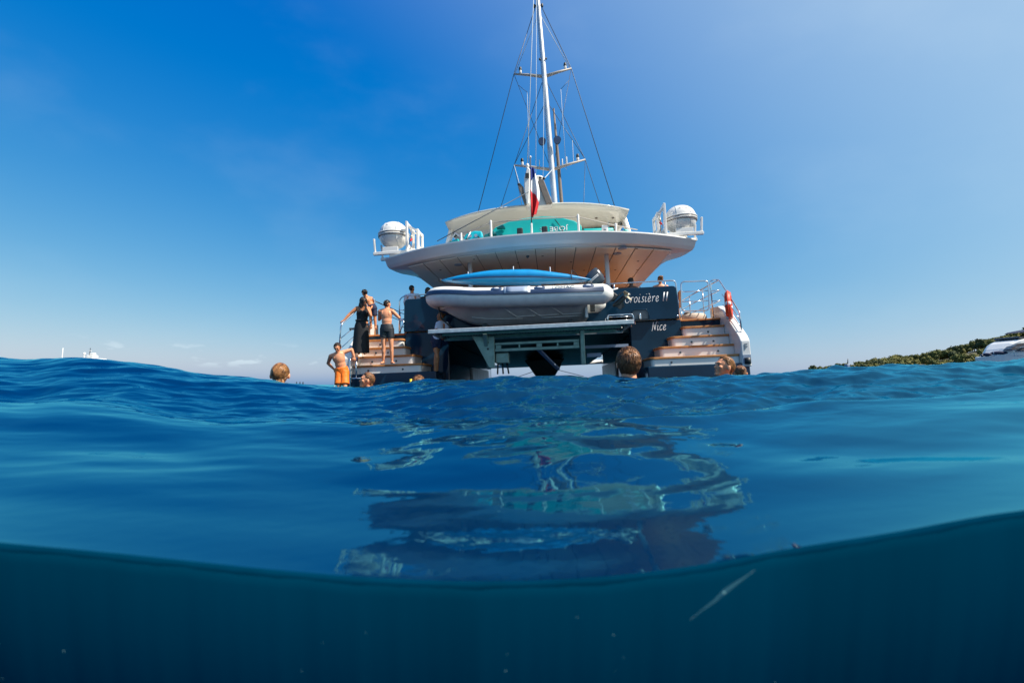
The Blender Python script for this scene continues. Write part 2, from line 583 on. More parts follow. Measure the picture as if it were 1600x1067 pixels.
def grid_mesh(name, X, Y, Z, m, extra=None):
    r, c = X.shape
    V = np.stack([X, Y, Z], -1).reshape(-1, 3).astype(np.float32)
    i = np.arange(r * c).reshape(r, c)
    F = np.stack([i[:-1, :-1], i[:-1, 1:], i[1:, 1:], i[1:, :-1]], -1).reshape(-1, 4).astype(np.int32)
    me = bpy.data.meshes.new(name)
    me.vertices.add(len(V)); me.vertices.foreach_set("co", V.ravel())
    me.loops.add(F.size); me.loops.foreach_set("vertex_index", F.ravel())
    me.polygons.add(len(F))
    me.polygons.foreach_set("loop_start", np.arange(0, F.size, 4, dtype=np.int32))
    me.polygons.foreach_set("loop_total", np.full(len(F), 4, dtype=np.int32))
    me.polygons.foreach_set("use_smooth", np.ones(len(F), dtype=bool))
    me.update(calc_edges=True)
    me.validate()
    me.materials.append(m)
    o = bpy.data.objects.new(name, me)
    scene.collection.objects.link(o)
    return o

def water_mat():
    """deep blue water: its own body colour under a reflection that grows towards grazing angles"""
    m = bpy.data.materials.new("sea_water")
    m.use_nodes = True
    n, l = m.node_tree.nodes, m.node_tree.links
    n.clear()
    mo = n.new("ShaderNodeOutputMaterial")
    mx = n.new("ShaderNodeMixShader")
    df = n.new("ShaderNodeBsdfDiffuse")
    gl = n.new("ShaderNodeBsdfGlossy")
    gl.inputs["Color"].default_value = (0.26, 0.94, 1.0, 1)
    gl.inputs["Roughness"].default_value = 0.02
    fr = n.new("ShaderNodeFresnel")
    fr.inputs["IOR"].default_value = 1.48
    tc = n.new("ShaderNodeTexCoord")
    nz = n.new("ShaderNodeTexNoise")
    nz.inputs["Scale"].default_value = 0.9
    l.new(tc.outputs["Object"], nz.inputs["Vector"])
    rp = n.new("ShaderNodeValToRGB")
    rp.color_ramp.elements[0].color = (0.0, 0.011, 0.044, 1)
    rp.color_ramp.elements[1].color = (0.0, 0.018, 0.062, 1)
    l.new(nz.outputs[0], rp.inputs[0])
    l.new(rp.outputs[0], df.inputs["Color"])
    bz = n.new("ShaderNodeTexNoise")
    bz.inputs["Scale"].default_value = 28
    bz.inputs["Detail"].default_value = 3
    l.new(tc.outputs["Object"], bz.inputs["Vector"])
    bp = n.new("ShaderNodeBump")
    bp.inputs["Strength"].default_value = 0.015
    bp.inputs["Distance"].default_value = 0.02
    l.new(bz.outputs[0], bp.inputs["Height"])
    for q in (gl, fr): l.new(bp.outputs[0], q.inputs["Normal"])
    l.new(fr.outputs[0], mx.inputs[0])
    l.new(df.outputs[0], mx.inputs[1])
    l.new(gl.outputs[0], mx.inputs[2])
    l.new(mx.outputs[0], mo.inputs[0])
    return m

M_SEA = water_mat()
M_DEEP = mat("deep_water", (0.0, 0.062, 0.110), 0.9, var=0.16, scale=1.6, spec=0.0, stretch=(2.4, 1, 0.35))  # upright streaks in the colour stand in for underwater light shafts
M_RIM = mat("meniscus_water", (0.0, 0.024, 0.050), 1.0, var=0.2, scale=6, spec=0.0)
M_SILT = mat("suspended_silt", (0.12, 0.28, 0.30), 0.8)

t = np.linspace(-1, 1, 1201)
U = np.sign(t) * np.abs(t) ** 1.35
ys = np.concatenate([np.geomspace(EDGE_Y, 4.2, 420)[:-1], np.geomspace(4.2, 16, 110)[:-1], np.geomspace(16, 6000, 130)])
YY, UU = np.meshgrid(ys, U, indexing='ij')
XX = UU * (2.6 + 1.7 * YY)
ZZ = sea_height(XX, YY)
# the near lip, where the surface rolls over against the cut
lip, LR = [], 0.006
for k in range(1, 9):
    a = math.pi / 2 * k / 8
    lip.append((EDGE_Y - LR * math.sin(a), -LR * (1 - math.cos(a))))
lipY = np.array([q[0] for q in reversed(lip)])
lipZ = np.array([q[1] for q in reversed(lip)])
YL = np.repeat(lipY[:, None], len(U), 1)
XL = np.repeat(XX[:1], len(lip), 0)
ZL = ZZ[:1] + lipZ[:, None]
wob = sum(a * np.sin(XX[:1] * k + ph) for a, k, ph in ((.0007, 47, .3), (.0004, 83, 1.9), (.0003, 139, 4.1), (.0002, 271, 2.2)))
ZL = ZL + wob * np.linspace(1, 0, len(lip))[:, None]
sea = grid_mesh("sea", XX, YY, ZZ, M_SEA)
tag(sea, "blue rippled swell rising before the yacht, its near edge cut open", None, None, "structure")

# the body of water below the surface, open to view at the near cut
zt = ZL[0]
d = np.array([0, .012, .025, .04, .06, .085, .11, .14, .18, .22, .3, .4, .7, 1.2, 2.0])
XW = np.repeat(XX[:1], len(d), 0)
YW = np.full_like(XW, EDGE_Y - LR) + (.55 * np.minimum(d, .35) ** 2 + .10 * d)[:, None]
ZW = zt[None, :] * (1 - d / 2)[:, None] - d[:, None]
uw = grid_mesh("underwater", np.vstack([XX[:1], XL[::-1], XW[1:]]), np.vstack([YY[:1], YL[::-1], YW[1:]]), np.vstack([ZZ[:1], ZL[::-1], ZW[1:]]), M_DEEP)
uw.data.materials.append(M_RIM)
mi = np.zeros(len(uw.data.polygons), dtype=np.int32)
mi[:len(lip) * (len(U) - 1)] = 1                 # the rolled lip along the waterline
uw.data.polygons.foreach_set('material_index', mi)
tag(uw, "dark teal clear water below the surface line", None, None, "structure")

# the same sea going on behind the viewer
yb = -np.geomspace(1.2, 6000, 120)
YB, UB = np.meshgrid(yb, np.linspace(-1, 1, 161), indexing='ij')
XB = UB * (4 + 2.0 * np.abs(YB))
ZB = .10 + .02 * waves(SP_MID, XB, YB) / (1 + (YB / 30) ** 2) + .05 * waves(SP_BIG, XB, YB) / (1 + (YB / 300) ** 2)
tag(grid_mesh("sea", XB, YB, ZB, M_SEA), "open blue sea behind the viewer", None, None, "structure")

# specks drifting in the clear water
mb = MB()
for i in range(26):
    sx, sz = random.uniform(-.72, .72), random.uniform(-.05, .06)
    mb.ell((sx, EDGE_Y - LR - .004 - random.random() * .02, sz), [random.choice([.0003, .0004, .0006])] * 3, nu=6, nv=4)
tag(mb.build("silt", M_SILT), "pale specks drifting below the surface line", None, None, "stuff")
# a pale translucent streak just under the surface, built as a tapered tube
M_WISP = bpy.data.materials.new("wisp_translucent")
M_WISP.use_nodes = True
b_ = M_WISP.node_tree.nodes["Principled BSDF"]
b_.inputs["Base Color"].default_value = (0.16, 0.42, 0.45, 1)
b_.inputs["Roughness"].default_value = 0.35
b_.inputs["Alpha"].default_value = 0.10
sp_ = empty("pale_wisp", W(1130, 925, .520))
ORG[sp_.name] = tuple(sp_.location)
tag(sp_, "pale translucent strand of plankton drifting under the surface right of centre", "plankton")
q = [W(px, py, .520) for px, py in ((1078, 968), (1098, 952), (1116, 939), (1132, 924), (1150, 911), (1166, 900), (1180, 890))]
MB().tube(q, [.0003, .0008, .0015, .0026, .0018, .0010, .0004], 8).build("wisp_strand", M_WISP, sp_)
MB().ell(W(1131, 926, .520), (.0016, .001, .0014)).build("wisp_knot", M_SILT, sp_)
#@@PART3
# ================================================================== THE SAILING CATAMARAN (written in its own frame: x to starboard, y towards the bow, z up)
yacht = aboard("catamaran", "big navy and white sailing catamaran seen from astern with wide stern stairs", "sailing catamaran", (0, 0, 0))

def hull_ring(y, sgn):
    f = max(0.0, (y - 9) / 13.0)
    w = 1.0 - 0.93 * f ** 2.0
    xo = 5.38 - 0.75 * f ** 1.6
    xi = 2.72 + (3.95 - 2.72) * min(1, f * 1.1) ** 1.3
    xm = (xo + xi) / 2
    xo, xi = xm + (xo - xm) * w, xm + (xi - xm) * w
    kz = -0.7 + 0.9 * max(0, f - 0.6)
    top = 2.0 + 0.25 * f
    P = [(xi, top), (xi, 0.4), (xm + (xi - xm) * .75, -0.1), (xm, kz), (xm + (xo - xm) * .8, -0.1), (xo - .03, 0.5), (xo, 1.2), (xo - .02, top)]
    return [(sgn * px, y, pz_) for px, pz_ in P]

for sgn in (-1, 1):
    mb = MB()
    mb.loft([hull_ring(y, sgn) for y in (1.0, 3, 6, 9, 12, 15, 18, 20, 21.4, 22.0)], smooth=False)
    mb.build("hull", M_NAVY, yacht)
    # inner wall band, white, wet reflections near the water put in as streaks
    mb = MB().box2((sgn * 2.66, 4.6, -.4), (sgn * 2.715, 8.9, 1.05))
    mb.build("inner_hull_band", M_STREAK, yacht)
# bridge deck over the tunnel, nacelle, forward beam
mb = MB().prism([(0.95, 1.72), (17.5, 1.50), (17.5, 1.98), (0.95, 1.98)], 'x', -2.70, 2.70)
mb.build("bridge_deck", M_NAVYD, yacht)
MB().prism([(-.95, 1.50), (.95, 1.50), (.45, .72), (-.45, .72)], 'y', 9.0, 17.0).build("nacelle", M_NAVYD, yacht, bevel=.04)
MB().tube([(-4.0, 19.8, 1.75), (4.0, 19.8, 1.75)], .14).build("forward_beam", M_WHITE, yacht)
mb = MB()
for sgn in (-1, 1):
    mb.tube([(0, 17.5, 1.45), (sgn * 2.4, 17.6, .75)], .018, 6)
mb.build("stay", M_WIRE, yacht)

# transom: lower wall and the upper bulwark that carries the name
for sgn, x0, x1 in ((-1, -4.02, -2.70), (1, 2.62, 4.05)):
    MB().box2((x0, .74, -.5), (x1, .98, 2.0)).build("transom_wall", M_NAVY, yacht, bevel=.02)
mb = MB()
poly = [(-4.05, 2.03), (4.02, 2.03)] + [(4.02 - .03 - .12 + .12 * math.cos(a), 2.86 + .12 * math.sin(a)) for a in np.linspace(0, math.pi / 2, 5)] + \
       [(-3.90 - .12 * math.sin(a), 2.90 + .12 * math.cos(a)) for a in np.linspace(0, math.pi / 2, 5)]
mb.prism(poly, 'y', .70, .82)
mb.build("stern_panel", M_NAVY, yacht, bevel=.012, seg=2)
# mooring niche with its bollard, low in the panel
mb = MB()
ni = [(2.66, 2.06)] + [(2.80 + .14 * math.cos(a), 2.20 + .14 * math.sin(a)) for a in np.linspace(math.pi, math.pi / 2, 6)] + \
     [(3.02 + .14 * math.cos(a), 2.20 + .14 * math.sin(a)) for a in np.linspace(math.pi / 2, 0, 6)] + [(3.16, 2.06)]
mb.prism(ni, 'y', .685, .699)
nz_ = mb.build("mooring_niche", M_DKGREY, yacht)
MB().tube([(p[0], .684, p[1]) for p in ni], .014, 6).build("niche_rim", M_NAVY, nz_)
MB().cap((2.91, .66, 2.07), (2.91, .66, 2.20), .035, .035).build("bollard", M_CHROME, nz_)
MB().box2((2.45, .62, 2.004), (3.35, .739, 2.026)).build("stern_ledge", M_BLACK, yacht)
MB().ell((3.96, .69, 2.1), (.03, .015, .03)).build("panel_stud", M_CHROME, yacht)

# ---- stern stairs
STEP_Z, YS = {1: (0.90, 1.19, 1.48, 1.77), -1: (1.02, 1.29, 1.56, 1.82)}, (-0.30, -0.02, 0.26, 0.53)
def step_outline(xi, xo, y, yb, r, sgn):
    P = [(sgn * xo, y), (sgn * xo, yb), (sgn * xi, yb)]
    for k in range(6):
        a = math.pi / 2 * k / 5
        P.append((sgn * (xi + r - r * math.cos(a)), y + r - r * math.sin(a)))
    return P
XI = {-1: (3.22, 3.50, 3.84, 4.02), 1: (2.90, 3.22, 3.62, 4.02)}
for sgn in (-1, 1):
    ZS = STEP_Z[sgn]
    ZB = ZS[0] - .24
    MB().box2((sgn * 2.80, -.42, -.6), (sgn * 5.36, .74, ZB)).build("swim_step", M_NAVY, yacht, bevel=.03, seg=2)
    for i in range(4):
        zb = ZB if i == 0 else ZS[i - 1]
        xi = XI[sgn][i]
        mb = MB().prism(step_outline(xi + .03, 5.16, YS[i] + .03, .98, .10, sgn), 'z', zb + .001, ZS[i] - .059)
        rs = mb.build("riser", M_WHITE, yacht)
        for lx in ((xi + .55, 4.75) if i < 3 else (4.72,)):
            lg = MB().tube([(sgn * lx, YS[i] + .032, (zb + ZS[i]) / 2 - .03), (sgn * lx, YS[i] + .018, (zb + ZS[i]) / 2 - .03)], .028, 10)
            lg.build("step_light", M_DKGREY, rs)
        mb = MB().prism(step_outline(xi, 5.165, YS[i], .985, .12, sgn), 'z', ZS[i] - .058, ZS[i])
        mb.build("tread", M_TEAK, yacht, bevel=.008)
    # topmost dark riser and the deck's nosing
    MB().box2((sgn * 4.06, .84, ZS[3] + .002), (sgn * 5.16, .985, 1.955)).build("riser", M_NAVY, yacht)
    MB().box2((sgn * 4.05, .79, 1.957), (sgn * 5.17, 1.3, 2.003)).build("deck_nosing", M_TEAK, yacht, bevel=.008)
    # outboard bulwark beside the stairs
    prof = [(-.44, .56), (-.44, 1.22), (-.34, 1.36), (.25, 1.86), (.62, 2.20), (.95, 2.36), (1.6, 2.42), (1.6, .56)]
    bw = MB().prism(prof, 'x', sgn * 5.17, sgn * 5.40).build("bulwark", M_WHITE, yacht, bevel=.025, seg=2)
    MB().tube([(sgn * 5.29, -.47, .62), (sgn * 5.29, -.47, .78)], .075, 10).build("corner_fender", M_BLACK, bw)
    MB().box2((sgn * 5.19, -.46, .64), (sgn * 5.38, -.442, .86)).build("corner_plate", M_TUBEGREY, bw)
    if sgn > 0:
        text("F", .22, M_GREYPRINT, bw, (5.285, -.446, 1.06), (1, 0, 0), (0, 0, 1))
    # side decks
    MB().box2((sgn * 4.1, 1.31, 1.9), (sgn * 5.30, 14, 2.0)).build("side_deck", M_TEAK, yacht)
MB().box2((-4.08, .83, 1.985), (4.08, 6.6, 2.035)).build("aft_deck", M_TEAK, yacht)

# saloon bulkhead, far under the overhang
MB().box2((-4.0, 6.6, 2.0), (4.0, 12.5, 4.19)).build("saloon", M_WHITE, yacht, bevel=.05)
for i in range(4):
    MB().box2((-3.3 + i * 1.68, 6.57, 2.1), (-3.3 + i * 1.68 + 1.58, 6.599, 3.7)).build("saloon_door", M_GLASS, yacht)
MB().box2((-3.5, 12.5, 2.0), (3.5, 16.5, 2.9)).build("coachroof", M_WHITE, yacht, bevel=.25, seg=3)

# ---- flybridge deck with its overhang
def fly_outline(inset, aft):
    P = []
    for t in np.linspace(-1, 1, 25):
        x = (4.95 - inset) * t
        P.append((x, .08 + aft + 1.55 * abs(t) ** 2.2))
    side = ((2.15, .06), (2.45, .16), (2.9, .50), (3.3, .60), (5, .64), (10, .70))
    for y, o in side:
        P.append((4.95 - inset - o, y + aft * .3))
    for y, o in reversed(side):
        P.append((-(4.95 - inset) + o, y + aft * .3))
    return P
def ring(inset, aft, z): return [(x, y, z) for x, y in fly_outline(inset, aft)]
mb = MB().loft([ring(.50, .5, 4.56), ring(.10, .06, 4.62), ring(.02, .0, 4.60), ring(0, .0, 4.56), ring(.03, .12, 4.38), ring(.08, .18, 4.30), ring(.12, .21, 4.285), ring(.80, .30, 4.240)], smooth=False)
mb.build("flybridge", M_WHITE, yacht, bevel=.0)
# soffit boards
xs = np.linspace(-4.13, 4.13, 15)
for i in range(14):
    a, b = xs[i] + .012, xs[i + 1] - .012
    ya = .42 + 1.55 * abs(a / 4.95) ** 2.2
    yb_ = .42 + 1.55 * abs(b / 4.95) ** 2.2
    MB().prism([(a, ya), (b, yb_), (b, 6.55), (a, 6.55)], 'z', 4.208, 4.237).build("soffit_panel", M_CREAM, yacht, bevel=.006)
mb = MB()
for i in range(15):
    sx = xs[i]
    mb.box2((sx - .010,   .46 + 1.55 * abs(sx / 4.95) ** 2.2, 4.230), (sx + .010, 6.5, 4.2385))
mb.build("soffit_joint", M_TAUPE, yacht)
for px, py in ((2.25, 1.9), (3.0, .95), (3.3, 2.4), (1.1, 2.0), (-.6, 1.7), (-1.9, 1.0), (.2, 1.1), (3.5, 3.6), (-3.2, 2.0), (2.7, 3.4), (1.6, 3.2)):
    MB().tube([(px, py, 4.209), (px, py, 4.200)], .038, 12).build("downlight", M_TAUPE, yacht)
for px, py in ((2.48, 1.35), (2.56, .82), (-2.5, 1.5)):
    MB().tube([(px, py, 4.209), (px, py, 4.194), (px, py, 4.186)], [.13, .13, .09], 18).build("loudspeaker_grille", M_TUBEGREY, yacht)
MB().ell((-.25, 1.0, 4.19), (.05, .05, .05)).build("dome_camera", M_DKGREY, yacht)
for px in (-2.1, 2.16):
    MB().tube([(px, 1.40, 2.03), (px, 1.40, 4.212)], .07, 14).build("overhang_post", M_WHITE, yacht)

# ---- hardtop over the flybridge
def ht(inset, aft, z0, drop):
    P = []
    for t in np.linspace(-1, 1, 21):
        P.append(((3.28 - inset) * t, 2.45 + aft + .75 * abs(t) ** 2.6, z0 - drop * abs(t) ** 2.4))
    for y in (3.6, 5, 6.8): P.append((3.28 - inset, y + aft * .2, z0 - drop))
    for y in (6.8, 5, 3.6): P.append((-3.28 + inset, y + aft * .2, z0 - drop))
    return P
mb = MB().loft([ht(.7, .8, 6.50, .10), ht(.16, .16, 6.47, .12), ht(.03, .03, 6.43, .12), ht(0, 0, 6.39, .10), ht(.01, .03, 6.34, .10), ht(.04, .22, 6.24, .09), ht(.10, 1.05, 6.08, .04), ht(.3, 1.35, 6.08, .02)], smooth=True)
mb.build("hardtop", M_HARDTOP, yacht)
for px, py in ((1.55, 3.45), (2.15, 3.4), (2.75, 3.5), (-2.0, 3.45)):
    MB().tube([(px, py, 6.125), (px, py, 6.105)], .05, 12).build("hardtop_light", M_TAUPE, yacht)
for sgn in (-1, 1):
    mb = MB().bar((sgn * 3.45, 3.3, 4.55), (sgn * 3.16, 3.75, 6.2), .14, .30, up=(0, 1, 0))
    mb.build("hardtop_pillar", M_WHITE, yacht, bevel=.03, seg=2)
    mb = MB().bar((sgn * 2.55, 3.7, 4.6), (sgn * 2.62, 3.8, 6.1), .05, .05, up=(0, 1, 0))
    mb.build("hardtop_strut", M_ALU, yacht)
MB().box2((1.45, 4.1, 4.55), (3.0, 4.9, 5.98)).build("flybridge_locker", M_BEIGE, yacht, bevel=.04, seg=2)
MB().box2((-2.9, 4.6, 4.55), (1.3, 5.2, 5.3)).build("flybridge_sofa", M_BEIGE, yacht, bevel=.08, seg=3)
for k in range(3):
    MB().box2((1.52 + k * .49, 4.085, 4.8), (1.98 + k * .49, 4.098, 5.92)).build("locker_door", M_TAUPE, yacht, bevel=.004)

# guard rail round the flybridge's after edge
for i, px in enumerate((-2.25, -1.30, 1.30, 2.42)):
    MB().cap((px, .55 + .06 * px * px, 4.6), (px, .55 + .06 * px * px, 5.24 if abs(px) < 2 else 4.98), .035, .035).build("rail_post", M_WHITE, yacht)
for z0 in (5.19,):
    MB().tube([(-2.25, .86, 4.95), (-1.30, .66, z0), (0, .60, z0 + .02), (1.30, .66, z0), (2.42, .9, 4.93), (3.1, 1.2, 4.86)], .018, 8).build("guard_rail", M_SPR, yacht)
MB().tube([(-2.9, 1.2, 4.62), (-2.45, .95, 5.05), (-2.1, .85, 4.75), (-1.95, .9, 5.08)], .028, 8).build("folding_ladder", M_ALU, yacht)
for px in (-.42, .30):
    fl = MB().box2((px - .085, .30, 4.63), (px + .085, .47, 4.86)).build("floodlight", M_BLACK, yacht, bevel=.03, seg=2)
    MB().tube([(px, .385, 4.60), (px, .385, 4.64)], .03, 8).build("floodlight_foot", M_BLACK, fl)

# ---- mast and rigging
CAML = MINV @ Vector((0, 0, CAM_H))
def bq(x, y, z, k=.835): return (CAML.x + (x - CAML.x) * k, y, CAML.z + (z - CAML.z) * k)
MX = lambda z: .86 - .032 * (z - 9.0)
mpts = [(MX(z), 9.5, z) for z in (2.9, 6, 9, 12, 15, 18, 20.5, 22, 23.5)]
mast = MB().tube(mpts, [.145, .145, .145, .145, .14, .125, .11, .10, .08], 16).build("mast", M_MAST, yacht)
MB().tube([(MX(z) + .36, 9.75, z) for z in (3, 6, 9, 12, 14.4)], [.08, .09, .09, .08, .04], 10).build("furled_sail", M_TAUPE, mast)
tips = {}
for zr, zt, xl, xr in ((11.0, 11.5, -1.10, 2.50), (16.0, 16.45, -.92, 2.05)):
    for k, xt in ((-1, xl), (1, xr)):
        a, b = Vector((MX(zr), 9.5, zr)), Vector((xt, 9.7, zt))
        MB().tube([a, (a + b) / 2 + Vector((0, 0, .02)), b], [.085, .065, .042], 10).build("spreader", M_SPR, mast)
        tips[(zr, k)] = b
        c = a.lerp(b, .78)
        lp = MB().cap(c + Vector((0, 0, .10)), c + Vector((0, 0, .22)), .07, .07).build("deck_light", M_WHITE, mast)
        MB().cap(c + Vector((0, 0, .26)), c + Vector((0, 0, .36)), .085, .07).build("lamp_cap", M_BLACK, lp)
def wire(*p, r=.017, m=M_WIRE, name="shroud"):
    return MB().tube(p, r, 6).build(name, m, mast)
T1, T2 = 20.0, 19.3
for k in (-1, 1):
    up_, lo_ = tips[(16.0, k)], tips[(11.0, k)]
    ch = Vector((-5.0 if k < 0 else 5.35, 9.5, 2.2))
    wire((MX(T1) + k * .12, 9.5, T1), up_, ch, r=.019)
    wire((MX(T2) + k * .12, 9.5, T2), up_ + Vector((-k * .05, 0, -.02)), r=.014, m=M_ROPE)
    wire((MX(16) + k * .1, 9.5, 15.75), lo_, Vector((k * 4.55 + .2, 9.6, 2.3)), r=.015)
    wire(up_, (MX(11.2) + k * .12, 9.5, 11.3), r=.013)
    wire((MX(14.4) + k * .1, 9.5, 14.5), lo_ + Vector((0, 0, .02)), r=.015)
    wire(lo_, Vector((MX(9) + k * 1.15, 9.4, 6.0)), r=.013)
    q = up_.lerp(Vector((MX(16), 9.5, 16.0)), .42) + Vector((0, 0, -.95))
    wire(up_.lerp(Vector((MX(11), 9.5, 11.3)), .13), q, r=.012)
    wire(q, q + Vector((.05 * k, -.2, -4.4)), r=.010, m=M_ROPE)
wire((MX(22), 9.3, 22.3), bq(-.28, 2.1, 9.0), r=.013, m=M_ROPE, name="halyard")
wire((MX(21), 9.3, 21.0), bq(.02, 3.0, 8.9), r=.010, m=M_ROPE, name="halyard")
wire((MX(16), 9.3, 15.9), bq(.3, 3.5, 8.7), r=.009, m=M_ROPE, name="halyard")
wire((MX(11), 9.3, 10.9), bq(.2, 2.3, 8.4), r=.016, m=M_ROPE, name="lazy_jack")
wire(tips[(11.0, -1)], bq(-.62, 2.1, 8.3), r=.012, m=M_ROPE, name="lazy_jack")
for f, h in ((.55, 1.1), (.35, .35), (.22, .3)):
    a = Vector((MX(11), 9.5, 11.0)).lerp(tips[(11.0, 1)], f + .1)
    MB().cap(a + Vector((0, 0, .08)), a + Vector((0, 0, .08 + h)), .012 if h > 1 else .03, .012 if h > 1 else .03, 8).build("aerial", M_WHITE, mast)
a = Vector((MX(11), 9.5, 11.0)).lerp(tips[(11.0, -1)], .32)
MB().cap(a + Vector((0, 0, .08)), a + Vector((0, 0, .45)), .02, .02, 8).build("aerial", M_WHITE, mast)
for k in (-1, 1):
    MB().tube([(MX(12.4) + k * .38, 9.3, 12.35), (MX(12.4) + k * .38, 9.1, 12.35)], [.16, .19], 14).build("loudhailer", M_TUBEBLUE, mast)
    MB().ell((MX(16.7) + k * .16, 9.4, 16.9), (.05, .05, .07)).build("mast_fitting", M_BLACK, mast)
    MB().cap((MX(20) + k * .20, 9.5, 19.9), (MX(20) + k * .20, 9.5, 20.0), .06, .06, 8).build("mast_fitting", M_BLACK, mast)

# boom with the mainsail in its bag, its end reaching aft over the hardtop
rings = []
for i, (y, s) in enumerate(((2.05, .80), (2.3, .92), (4.0, 1.0), (6.5, 1.02), (9.2, .9))):
    f_ = (y - 2.05) / 7.15
    xm, zb = .04 + .5 * f_, 7.36 + .95 * f_
    P = [(-.42, 0), (-.58 * s, .35), (-.52 * s, .95), (-.32, 1.42 * s), (-.25, 1.62 * s), (-.14, 1.52 * s), (.10, 1.22 * s), (.36 * s, .80), (.56, .3), (.56, 0)]
    rings.append([bq(xm + a, y, zb + b) for a, b in P])
boom = MB().loft(rings, smooth=True).build("boom_sail_bag", M_SAILBAG, yacht)
def bprism(poly, y0, y1):
    return MB().prism([(bq(p[0], 0, p[1])[0], bq(p[0], 0, p[1])[2]) for p in poly], 'y', y0, y1)
bprism([(-.44, 7.38), (-.36, 7.38), (-.46, 8.12), (-.60, 8.30), (-.66, 8.12)], 1.96, 2.06).build("bag_flap", M_TAUPE, boom, bevel=.02)
bprism([(.40, 7.38), (.66, 7.38), (.36, 8.34), (.18, 8.46), (.12, 8.28)], 1.96, 2.06).build("bag_flap", M_TAUPE, boom, bevel=.02)
bprism([(-.36, 7.38), (-.26, 7.38), (-.15, 8.80), (-.28, 8.95), (-.42, 8.45), (-.44, 8.0)], 1.93, 2.03).build("boom_end", M_WHITE, boom, bevel=.03)
MB().box2(bq(-.36, 1.90, 8.45), bq(-.22, 1.95, 8.64)).build("boom_sheave", M_BLACK, boom)
MB().ell(bq(-.27, 2.1, 9.05), (.06, .06, .09)).build("headboard_shackle", M_WHITE, boom)
MB().ell(bq(.12, 2.5, 8.74), (.19, .12, .08)).build("sail_fold", M_WHITE, boom)
for px, pz_ in ((-.64, 8.25), (.22, 8.46), (.36, 8.42)):
    MB().ell(bq(px, 2.0, pz_), (.05, .05, .045)).build("bag_shackle", M_BLACK, boom)
p0, p1 = L(683, 377, .9), L(826, 300, 1.9)
MB().tube([p0, p1], .013, 6).build("mainsheet", M_WIRE, boom)

# ---- rails at the stern
def rail(pts, r=.02, fil=.12, name="stern_rail", par=None, closed=False):
    p = fillet_loop([Vector(q) for q in pts], fil) if closed else fillet(pts, fil)
    return MB().tube(p, r, 8, closed=closed).build(name, M_CHROME, par or yacht)
rail([(-2.6, .85, 3.17), (4.02, .85, 3.17), (4.06, .85, 2.0)])
for px in (2.25, 3.72): rail([(px, .85, 2.9), (px, .85, 3.165)], name="rail_post")
gate = rail([(4.17, .85, 3.12), (4.94, .85, 3.10), (4.90, .85, 2.24), (4.13, .85, 2.26)], closed=True, name="boarding_gate")
for z in (2.82, 2.53): rail([(4.15, .85, z), (4.92, .85, z - .01)], r=.014, name="gate_bar", par=gate)
rail([(4.12, .85, 2.26), (4.09, .85, 2.0)], name="rail_post")
rail([(5.0, .85, 2.0), (4.99, .85, 3.11), (5.22, .82, 3.12), (5.30, .10, 2.30), (5.30, -.22, 1.98), (5.30, -.22, 1.45)], fil=.09, name="stair_rail")
rail([(5.26, .45, 2.72), (5.26, .45, 2.06)], r=.016, name="rail_post")
for dz in (.32, .62):
    rail([(5.24, .72, 2.98 - dz), (5.30, .10, 2.28 - dz * .7), (5.30, -.2, 1.97 - dz * .6)], r=.013, name="stair_rail")
for z in (2.80, 2.50): rail([(5.0, .85, z), (5.24, .80, z)], r=.013, name="stair_rail")
for z, r in ((3.10, .018), (2.80, .013), (2.50, .013)):
    rail([(5.23, .85, z), (5.10, 3.0, z), (5.05, 6.5, z), (4.9, 12, z)], r=r, name="side_rail")
for y in (1.9, 3.2, 5.0, 7.0): rail([(5.12 - .01 * y, y, 2.0), (5.12 - .01 * y, y, 3.1)], r=.018, name="stanchion")
# port side
rail([(-2.6, .86, 3.17), (-4.06, .86, 3.17), (-4.22, .86, 3.06), (-4.24, .86, 2.0)], name="stern_rail")
for z in (2.72, 2.45, 2.2): rail([(-4.23, .86, z), (-4.08, .86, z)], r=.013, name="rail_bracket")
rail([(-4.23, .80, 2.42), (-4.0, .66, 2.38), (-4.12, .55, 2.02)], r=.022, name="grab_handle")
rail([(-5.0, .85, 2.0), (-5.0, .85, 3.14), (-5.20, .8, 3.08), (-5.53, -.30, 2.18), (-5.55, -.34, 1.50)], fil=.11, name="stair_rail")
for dz in (.34, .62):
    rail([(-5.02, .83, 2.98 - dz * .8), (-5.53, -.30, 2.15 - dz)], r=.014, name="stair_rail")
rail([(-5.30, .30, 2.50), (-5.30, .30, 1.9)], r=.016, name="rail_post")
for z, r in ((3.10, .018), (2.80, .013)):
    rail([(-5.1, .85, z), (-5.05, 3.0, z), (-5.0, 8, z)], r=r, name="side_rail")
for y in (1.9, 3.4, 5.2): rail([(-5.05, y, 2.0), (-5.05, y, 3.1)], r=.018, name="stanchion")
MB().bar((-5.42, .0, 2.1), (-5.05, .2, 2.12), .12, .05).build("fairlead", M_DKGREY, yacht)
# bathing ladder hooked on the port stern
ld = rail([(-5.12, -.60, -.5), (-5.12, -.62, 1.18), (-5.12, -.42, 1.24), (-4.98, -.40, 1.22), (-4.96, -.60, 1.05), (-4.96, -.58, .66)], r=.022, fil=.08, name="bathing_ladder")
for z in (.66, .36, .06, -.24): MB().tube([(-5.12, -.6, z), (-4.80, -.6, z)], .018, 8).build("rung", M_CHROME, ld)
MB().tube([(-4.80, -.6, .66), (-4.80, -.6, -.5)], .02, 8).build("ladder_side", M_CHROME, ld)
MB().tube([(-5.38, -.1, .95), (-5.9, -.7, .05)], .010, 6).build("mooring_line", M_ROPE, yacht)

